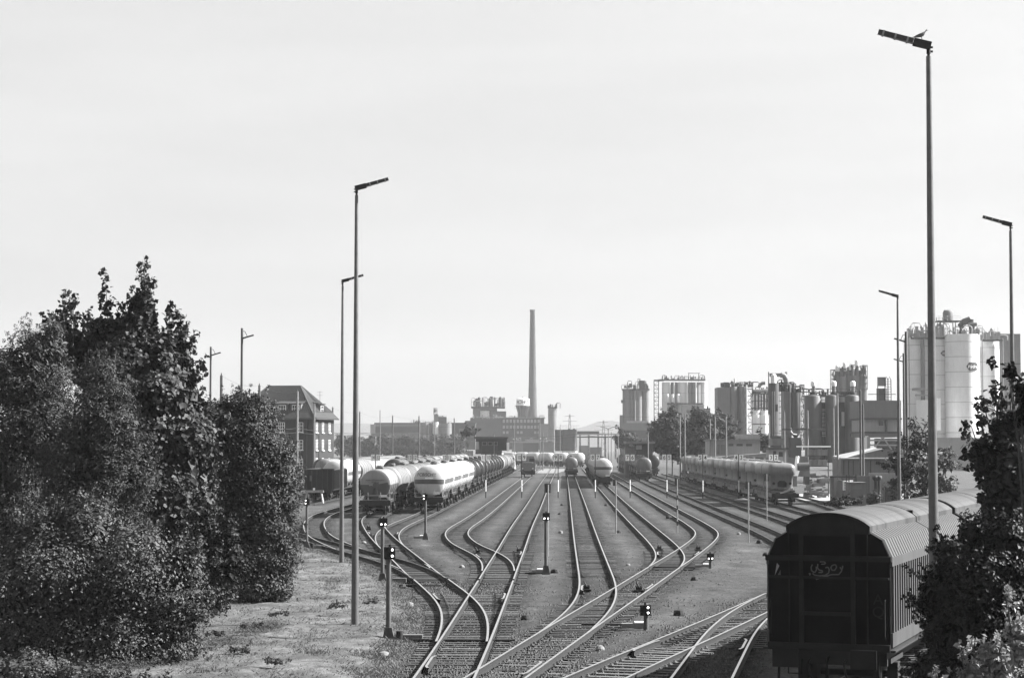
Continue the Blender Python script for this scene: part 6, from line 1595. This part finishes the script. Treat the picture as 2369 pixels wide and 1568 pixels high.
# ------------------------------------------------------------------ trees, bushes, grass
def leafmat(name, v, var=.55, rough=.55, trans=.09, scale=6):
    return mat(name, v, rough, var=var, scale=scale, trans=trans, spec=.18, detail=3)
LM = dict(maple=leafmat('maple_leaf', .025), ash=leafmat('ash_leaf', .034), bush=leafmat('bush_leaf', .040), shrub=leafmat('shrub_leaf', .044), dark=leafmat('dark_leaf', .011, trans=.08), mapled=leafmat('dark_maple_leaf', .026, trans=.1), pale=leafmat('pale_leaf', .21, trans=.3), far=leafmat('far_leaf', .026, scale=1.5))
def leaf_mesh(C, size, R, elong=1.6, O=None, scale=None):
    """one small folded leaf per centre (4 corners, 2 triangles); leaves face outwards and up from their cluster O"""
    n = len(C)
    N = R.normal(0, 1, (n, 3)); N /= np.linalg.norm(N, axis=1)[:, None]
    if O is not None: N = N * .5 + O * .85 + np.array([0, 0, .30])
    N /= np.linalg.norm(N, axis=1)[:, None] + 1e-9
    q = R.normal(0, 1, (n, 3)); q[:, 2] -= .5
    d = q - N * (q * N).sum(1)[:, None]; d /= np.linalg.norm(d, axis=1)[:, None] + 1e-9
    u = np.cross(N, d); s = size * R.uniform(.6, 1.35, n)[:, None]
    if scale is not None: s = s * scale[:, None]
    a = C - d * s * .5; b = C + u * s * .5 / elong + N * s * .10; c = C + d * s * .5; e = C - u * s * .5 / elong + N * s * .10
    return np.stack([a, b, c, e], 1).reshape(-1, 3)
def quads_object(name, V, m, parent=None):
    n = len(V) // 4; me = bpy.data.meshes.new(name)
    me.vertices.add(len(V)); me.loops.add(6 * n); me.polygons.add(2 * n)
    b = np.arange(n)[:, None] * 4
    f = np.concatenate([b + [0, 1, 2], b + [0, 2, 3]], 1).ravel()
    me.vertices.foreach_set('co', V.astype('f').ravel()); me.loops.foreach_set('vertex_index', f.astype('i'))
    me.polygons.foreach_set('loop_start', (np.arange(2 * n) * 3).astype('i')); me.polygons.foreach_set('loop_total', np.full(2 * n, 3, 'i'))
    me.update(calc_edges=True); me.materials.append(m); return link(name, me, parent)
def tree(name, label, cat, x, Y, ells, n, size, m, seed, group=None, elong=1.6, clump=.22, shoots=(), trunk=True, ground_y=None, clumps=60, core=.22, tr=.16, spray=1.3, sl=.62):
    """ells: (cx, cy, rx, ry[, dy]) crown ellipsoids in photo pixels at distance Y; shoots: (x, y_base, x_tip, y_tip)"""
    R = np.random.RandomState(seed); k = Y / FPX; X0 = bx(x, Y); g = thing(name, label, cat, (X0, Y, 0), 0, group)
    areas = np.array([e[2] * e[3] for e in ells], float); areas /= areas.sum(); C = []; O = []; S = []; anchors = []
    for e, ar in zip(ells, areas):
        cx, cy, rx, ry = e[:4]; dy = e[4] if len(e) > 4 else 0
        cw, rz_, rr = np.array([bx(cx, Y) - X0, dy, bz(cy, Y)]), ry * k, rx * k
        nc = max(8, int(clumps * ar * len(ells) / 2.4)); d = R.normal(0, 1, (nc, 3)); d /= np.linalg.norm(d, axis=1)[:, None]
        rad = R.uniform(.45, 1.0, nc) ** .5; ext = np.array([rr, rr * .9, rz_])
        P = cw + d * rad[:, None] * ext * .92
        anchors.append(P); nl = int(n * ar); sz = R.uniform(.55, 1.5, nc); pr = sz ** 2 / (sz ** 2).sum(); ci = R.choice(nc, nl, p=pr)
        v = R.normal(0, 1, (nl, 3)); v /= np.linalg.norm(v, axis=1)[:, None]; w = v * (R.uniform(.05, 1, nl) ** .27)[:, None]
        cr = min(rr, rz_) * clump * 1.35
        C.append(P[ci] + w * (cr * sz[ci])[:, None] * np.array([1.2, 1.2, .75])); O.append(v * .75 + d[ci] * .45); S.append(np.ones(nl))
        nk = int(nl * core)                                    # dense inside, so that the crown is not see-through
        v = R.normal(0, 1, (nk, 3)); v /= np.linalg.norm(v, axis=1)[:, None]
        C.append(cw + v * (R.uniform(0, 1, nk) ** .5)[:, None] * ext * .80); O.append(v); S.append(np.full(nk, 2.3))
    def stem(p0, p1, wid, ng, nl):
        """a twig with small leaf groups on alternating sides"""
        t = np.linspace(.05, 1, ng) + R.normal(0, .02, ng); p0, p1 = np.array(p0), np.array(p1)
        side = R.normal(0, 1, (ng, 3)) * np.array([1, 1, .4]); w = wid * (1.15 - t)[:, None] + wid * .15
        gc = p0 + (p1 - p0) * t[:, None] + side * w * .8
        q = np.repeat(gc, nl, 0) + R.normal(0, 1, (ng * nl, 3)) * wid * .28
        C.append(q); O.append(R.normal(0, .6, (len(q), 3)) + np.array([.2, 0, .2])); S.append(np.ones(len(q)))
    for sx, sy, tx, ty in shoots:
        ln = math.hypot(sx - tx, sy - ty)
        stem((bx(sx, Y) - X0, 0, bz(sy, Y)), (bx(tx, Y) - X0, R.normal(0, .2), bz(ty, Y)), max(size * 1.3, 11 * k), max(5, int(ln / (size / k * .62))), 9)
    A_ = np.concatenate(anchors); nsp = int(len(A_) * (spray if Y < 100 else spray * .4)); cen = A_.mean(0)
    for i in R.choice(len(A_), nsp):
        d_ = A_[i] - cen; d_ /= np.linalg.norm(d_) + 1e-9; d_ = d_ * .7 + np.array([0, 0, .45]) + R.normal(0, .3, 3); d_ /= np.linalg.norm(d_)
        ln = R.uniform(4, 9) * size * (sl if Y < 100 else .4)
        stem(A_[i], A_[i] + d_ * ln * 1.3, size * 1.1, int(R.uniform(4, 9)), 7)
    C = np.concatenate(C); O = np.concatenate(O); S = np.concatenate(S); kp_ = C[:, 2] > .05; C, O, S = C[kp_], O[kp_], S[kp_]
    quads_object('crown', leaf_mesh(C, size, R, elong, O, S), m, g)
    if trunk:
        A = np.concatenate(anchors); mb = MB(); top = A[:, 2].max() * .8; lean = float(A[:, 0].mean())
        mb.tube([(0, 0, -.1), (lean * .3, 0, top * .35), (lean * .7, 0, top * .7), (lean, 0, top)], tr, 8, 0, .03)
        for i in R.choice(len(A), min(len(A), 16), False):
            p = A[i]; h = max(.3, min(top * .9, p[2] * .55)); b0 = Vector((lean * h / top, 0, h)); q = Vector(p); mid = (b0 + q) / 2 + Vector((0, 0, .15 * (q - b0).length))
            mb.tube([b0, mid, q], tr * .24, 5, 0, .008)
        for sx, sy, tx, ty in shoots: mb.tube([(bx(sx, Y) - X0, 0, bz(sy, Y)), (bx(tx, Y) - X0, 0, bz(ty, Y))], .025, 4, 0, .006)
        mb.build('trunk', M['bark'], g)
    return g
# left hand group, back to front
tree('maple_tree', 'tall dark maple with upright leafy shoots, highest of the left trees', 'tree', 330, 76, [(320, 870, 115, 110), (270, 800, 75, 80, .5), (322, 735, 38, 55), (160, 800, 32, 50, .8), (385, 830, 40, 60), (395, 930, 80, 120), (300, 1010, 150, 140), (400, 1080, 95, 160), (170, 830, 45, 70, 1), (330, 1200, 140, 150)], 46000, .19, LM['maple'], 3,
     shoots=[(325, 790, 332, 602), (325, 720, 352, 650), (250, 800, 241, 630), (150, 790, 141, 676), (168, 790, 168, 688), (380, 830, 395, 705), (400, 830, 415, 722), (425, 880, 448, 785), (440, 930, 468, 840), (215, 800, 205, 720)], clump=.24, clumps=75, elong=1.25)
tree('ash_tree', 'feathery grey green tree at the far left edge', 'tree', 70, 70, [(70, 870, 90, 105), (15, 870, 60, 90), (110, 810, 55, 65), (60, 1000, 120, 130), (30, 1130, 110, 130), (120, 1000, 90, 130), (60, 1230, 120, 120)], 44000, .11, LM['ash'], 5, core=.34, clump=.24, clumps=70, elong=3.2, shoots=[(60, 800, 52, 740), (100, 790, 118, 728), (125, 770, 126, 735), (30, 800, 20, 770)])
tree('young_ash', 'lighter feathery young tree in front of the tall maple', 'tree', 235, 65, [(240, 890, 70, 75), (215, 980, 95, 110), (265, 1000, 80, 110), (240, 1110, 110, 120), (160, 1080, 90, 110), (300, 1090, 75, 120), (220, 1200, 130, 110)], 40000, .085, LM['ash'], 7, clump=.2, clumps=90, elong=3.0, shoots=[(230, 850, 228, 808), (262, 850, 268, 812), (200, 870, 195, 830)])
tree('leafy_bush', 'broad rounded leafy bush beside the buffer stop track', 'bush', 590, 79, [(570, 1010, 85, 85), (615, 1080, 75, 95), (560, 1110, 75, 120), (610, 1200, 80, 130), (655, 1160, 38, 110), (600, 1320, 75, 115), (642, 1280, 50, 120), (550, 1230, 60, 130), (600, 970, 45, 60), (550, 945, 38, 45), (505, 1000, 50, 80), (640, 1110, 48, 80), (630, 1370, 55, 60)], 60000, .092, LM['bush'], 11, clump=.24, clumps=120, elong=1.9, shoots=[(556, 930, 552, 893), (585, 950, 590, 915), (525, 950, 520, 920), (565, 930, 568, 905)])
tree('thicket', 'dense thicket of mixed shrubs filling the lower left corner', 'bush', 210, 57, [(120, 1360, 160, 140), (300, 1330, 130, 140), (400, 1400, 88, 120), (60, 1500, 140, 130), (240, 1490, 160, 120), (370, 1500, 95, 70), (430, 1330, 50, 100), (200, 1240, 90, 90), (90, 1250, 80, 80)], 54000, .092, LM['shrub'], 13, clump=.24, clumps=130, elong=1.8)
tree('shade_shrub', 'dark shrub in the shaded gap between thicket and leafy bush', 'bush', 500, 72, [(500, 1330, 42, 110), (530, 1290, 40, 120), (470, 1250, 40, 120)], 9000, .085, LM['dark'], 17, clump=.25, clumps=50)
R5_ = np.random.RandomState(55); wc = []
for i in range(60):
    x_ = R5_.uniform(230, 660); Y_ = 55.5 + (x_ - 250) / 390 * 13 + R5_.uniform(-3.4, .8); n_ = R5_.randint(60, 330); w_ = R5_.uniform(.15, .5)
    wc.append(np.stack([bx(x_, Y_) + R5_.normal(0, w_, n_), Y_ + R5_.normal(0, w_ * .8, n_), .08 + np.abs(R5_.normal(0, .13, n_))], 1))
wc = np.concatenate(wc)
tag(quads_object('weeds', leaf_mesh(wc, .065, R5_, 2.0, np.tile([.2, 0, .8], (len(wc), 1))), LM['shrub']), kind='stuff')
for i, (x_, y_, Y_, r_, lab) in enumerate([(500, 1466, 63, 14, 'low leafy weed clump before the dark gap between the bushes'), (585, 1448, 66, 17, 'low weed clump at the foot of the broad leafy bush'), (655, 1420, 69, 13, 'low weed clump at the right foot of the broad leafy bush'), (780, 1402, 72, 12, 'dark weed tuft on the grass left of the nearer lamp post'), (560, 1505, 59, 15, 'flat weed patch on the grass in front of the bushes'), (640, 1532, 55, 12, 'small weed tuft near the bottom edge on the grass'), (860, 1392, 74, 10, 'small weed tuft right of the nearer lamp post')]):
    tree('weed_clump', lab, 'plant', x_, Y_, [(x_, y_ - 3, r_ * 1.3, r_ * .4), (x_ + r_, y_, r_ * .8, r_ * .3), (x_ - r_ * 1.1, y_ + 1, r_ * .7, r_ * .3)], 420, .055, LM['bush'], 300 + i, 'weed clumps on the grass', clump=.6, clumps=12, core=0, trunk=False, spray=.2, sl=.4)
tree('front_shrub', 'nearest shrubs along the bottom edge at far left', 'bush', 190, 50.5, [(60, 1560, 110, 60), (200, 1575, 110, 50), (320, 1590, 70, 40)], 14000, .07, LM['shrub'], 20, clump=.3, clumps=50, trunk=False)
# right hand group
tree('maple_tree', 'dark maple with drooping leaves in front of the great silos', 'tree', 2320, 40, [(2312, 1000, 16, 26), (2330, 1080, 40, 48), (2282, 1050, 14, 16), (2350, 1175, 58, 78), (2305, 1122, 30, 28), (2302, 1180, 32, 36), (2350, 990, 18, 36), (2272, 1082, 14, 11)], 7000, .13, LM['mapled'], 23, clump=.30, clumps=70, elong=1.5, core=.25, spray=.5, sl=.25, shoots=[(2308, 990, 2303, 884), (2305, 960, 2316, 905), (2284, 1040, 2258, 932), (2292, 1010, 2274, 925), (2335, 970, 2342, 905), (2270, 1060, 2246, 985), (2272, 1080, 2234, 1050), (2295, 1100, 2254, 1096), (2310, 1040, 2286, 975)])
tree('overhanging_branch', 'leafy branch hanging into the picture at the right edge', 'branch', 2369, 33, [(2374, 905, 20, 30), (2368, 960, 14, 18), (2338, 862, 11, 10), (2400, 930, 40, 60)], 900, .11, LM['dark'], 29, clump=.35, clumps=14, elong=1.5, tr=.05, spray=.3, sl=.3)
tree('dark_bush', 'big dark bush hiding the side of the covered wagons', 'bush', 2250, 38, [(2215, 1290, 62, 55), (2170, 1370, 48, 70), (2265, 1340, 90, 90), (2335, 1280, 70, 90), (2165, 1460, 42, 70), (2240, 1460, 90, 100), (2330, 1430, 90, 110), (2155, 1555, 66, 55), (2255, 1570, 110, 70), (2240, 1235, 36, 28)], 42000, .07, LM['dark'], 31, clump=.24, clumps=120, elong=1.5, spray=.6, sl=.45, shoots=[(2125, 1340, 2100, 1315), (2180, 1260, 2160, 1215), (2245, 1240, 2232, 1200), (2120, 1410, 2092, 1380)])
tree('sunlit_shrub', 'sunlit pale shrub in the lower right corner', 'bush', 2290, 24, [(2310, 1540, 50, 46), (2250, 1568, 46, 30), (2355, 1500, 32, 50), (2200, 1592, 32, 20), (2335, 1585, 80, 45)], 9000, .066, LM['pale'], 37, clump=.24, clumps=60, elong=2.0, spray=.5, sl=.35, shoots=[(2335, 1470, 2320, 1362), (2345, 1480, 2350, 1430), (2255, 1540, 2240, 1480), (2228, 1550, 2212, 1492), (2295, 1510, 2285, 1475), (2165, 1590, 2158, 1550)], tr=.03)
tree('birch_tree', 'loose light tree behind the covered wagons before the great silos', 'tree', 2135, 125, [(2130, 1010, 30, 45), (2110, 1060, 55, 55), (2170, 1070, 45, 50), (2120, 1120, 75, 50), (2190, 1130, 40, 40), (2070, 1080, 25, 40)], 5200, .16, LM['shrub'], 41, clump=.22, clumps=44, core=.06, elong=1.6, shoots=[(2125, 980, 2112, 965), (2150, 990, 2150, 965)])
tree('round_tree', 'round dark tree before the pale silo block, the left one of two', 'tree', 1555, 420, [(1550, 1000, 45, 45), (1525, 1020, 25, 30), (1580, 1010, 30, 40), (1550, 975, 30, 22), (1560, 1040, 50, 25)], 14000, .42, LM['far'], 43, clump=.2, clumps=80)
tree('round_tree', 'round dark tree before the pale silo block, the right one of two', 'tree', 1625, 410, [(1625, 1000, 40, 45), (1620, 970, 28, 25), (1650, 985, 25, 30), (1600, 1020, 30, 35), (1635, 1040, 40, 25)], 13000, .42, LM['far'], 47, clump=.2, clumps=80)
tree('round_tree', 'smaller dark tree close to the flat grey silo block', 'tree', 1680, 430, [(1675, 985, 20, 28), (1690, 1000, 16, 22)], 3500, .42, LM['far'], 53, clump=.25, clumps=30)
tree('small_tree', 'small dark tree at the right end of the low white building', 'tree', 1766, 335, [(1766, 1017, 14, 15), (1762, 1030, 12, 10), (1774, 1026, 9, 10)], 2600, .3, LM['far'], 59, clump=.3, clumps=24)
tree('small_tree', 'tree before the foot of the first silo block', 'tree', 1450, 560, [(1450, 1010, 22, 18), (1435, 1022, 16, 16), (1465, 1030, 20, 14)], 3000, .5, LM['far'], 61, clump=.3, clumps=24)
tree('small_tree', 'bushy tree beside the reactor house, above the signal box roof', 'tree', 1086, 560, [(1086, 996, 14, 10), (1078, 1003, 12, 8)], 1500, .5, LM['far'], 67, clump=.3, clumps=16)
for i, x in enumerate(range(790, 1060, 24)):
    tree('hedge_tree', f'hazy grey tree in the far hedge row beyond the tankers, {ORD[i]} from the left', 'tree', x, 900, [(x, 1026 + (i * 37 % 11) - 5, 19, 17 + i * 13 % 6), (x + 8, 1040, 22, 16)], 1300, .95, LM['far'], 70 + i, 'hedge trees beyond the tankers', clump=.34, clumps=16, spray=.3)
tree('garden_shrub', 'dark hedge shrub at the foot of the brick house', 'bush', 655, 330, [(655, 1100, 28, 16), (690, 1098, 18, 14), (672, 1104, 24, 12)], 2500, .25, LM['far'], 90, clump=.35, clumps=16, trunk=False, spray=.3)
tree('wild_shrub', 'low wild shrubs along the loading yard wall', 'bush', 1955, 186, [(1950, 1160, 36, 10), (1975, 1158, 22, 9), (1925, 1163, 22, 7)], 2600, .16, LM['dark'], 91, clump=.4, clumps=20, trunk=False)
tree('wild_shrub', 'bushes growing against the pale wall behind the poles', 'bush', 2025, 192, [(2022, 1150, 14, 14), (2012, 1158, 10, 10)], 1200, .14, LM['shrub'], 92, clump=.4, clumps=14, trunk=False)
# a bare wire or branch entering at the left edge
# grass: real blades (nobody could count them)
def grass(n, name, m, hmin, hmax, region, seed, dens=None):
    R = np.random.RandomState(seed); P = []; lb_y, lb_x = lb[:, 1], lb[:, 0]
    while sum(len(p) for p in P) < n:
        y = region[0] + (region[1] - region[0]) * R.uniform(0, 1, n) ** 1.5; b = np.interp(y, lb_y, lb_x) - 1.7
        x = b - np.abs(R.normal(0, 1, n)) * 4.0 + R.normal(0, .25, n); keep = (x > -24) & (x < b + .5)
        # tufts
        t = np.sin(x * 2.3 + np.sin(y * .9) * 2) * np.sin(y * 1.1 + x * .7) + R.normal(0, .6, n); keep &= t > -.4
        P.append(np.stack([x[keep], y[keep]], 1))
    P = np.concatenate(P)[:n]; h = R.uniform(hmin, hmax, n); a = R.uniform(0, 6.28, n); w = .005 + .005 * R.uniform(0, 1, n); l = h * R.uniform(.2, 1.3, n); z0 = np.full(n, .05)
    ca, sa = np.cos(a), np.sin(a); p = np.stack([P[:, 0], P[:, 1], z0], 1)
    v1 = p + np.stack([-sa * w, ca * w, 0 * w], 1); v2 = p + np.stack([sa * w, -ca * w, 0 * w], 1)
    v3 = p + np.stack([ca * l * .45, sa * l * .45, h * .7], 1); v4 = p + np.stack([ca * l, sa * l, h], 1)
    V = np.stack([v1, v2, v3 + (v2 - p) * .6, v4], 1).reshape(-1, 3)
    return tag(quads_object(name, V, m), kind='stuff')
grass(190000, 'grass', leafmat('dry_grass_blade', .105, var=.5, rough=.7, trans=.2, scale=1.5), .025, .085, (50, 135), 97)
grass(22000, 'tall_grass', leafmat('tall_grass_blade', .075, var=.6, rough=.7, trans=.2, scale=1.5), .05, .15, (50, 120), 98)
# weeds between the tracks
R9 = np.random.RandomState(99); yy = 52 + 140 * R9.uniform(0, 1, 5200) ** 1.6; xx = R9.uniform(-16, 22, 5200)
dd = np.array([min(np.sqrt(((A - (a, b)) ** 2).sum(1).min()) for A in (LINE['S'], LINE['M1'], LINE['M2'], LINE['R'], LINE['C'], LINE['R1'], LINE['R2'], LINE['L'], LINE['L2'], LINE['L3'], LINE['Q'], LINE['R3'])) for a, b in zip(xx[::4], yy[::4])])
kp = np.repeat(dd, 4)[:len(xx)] > 1.1
c9 = np.stack([np.repeat(xx[::4], 4)[:len(xx)] + R9.normal(0, .10, len(xx)), np.repeat(yy[::4], 4)[:len(xx)] + R9.normal(0, .12, len(xx)), np.abs(R9.normal(.04, .04, len(xx)))], 1)[kp]
tag(quads_object('weeds', leaf_mesh(c9, .09, R9, 2.5, np.tile([0, 0, 1.0], (len(c9), 1))), LM['shrub']), kind='stuff')
# ------------------------------------------------------------------ haze
hz_ = MB().box(-4050, 4050, -250, 5050, -1.5, 240).build('haze', bpy.data.materials.new('haze_air'))
hm_ = hz_.data.materials[0]; hm_.use_nodes = True; hm_.node_tree.nodes.clear()
pv = hm_.node_tree.nodes.new('ShaderNodeVolumePrincipled'); ho = hm_.node_tree.nodes.new('ShaderNodeOutputMaterial')
pv.inputs['Color'].default_value = (.64, .64, .64, 1); pv.inputs['Density'].default_value = 0.00014; pv.inputs['Anisotropy'].default_value = 0.3
hm_.node_tree.links.new(pv.outputs['Volume'], ho.inputs['Volume'])
tag(hz_, kind='stuff')
SC.cycles.volume_bounces = 1
SC.cycles.max_bounces = 8
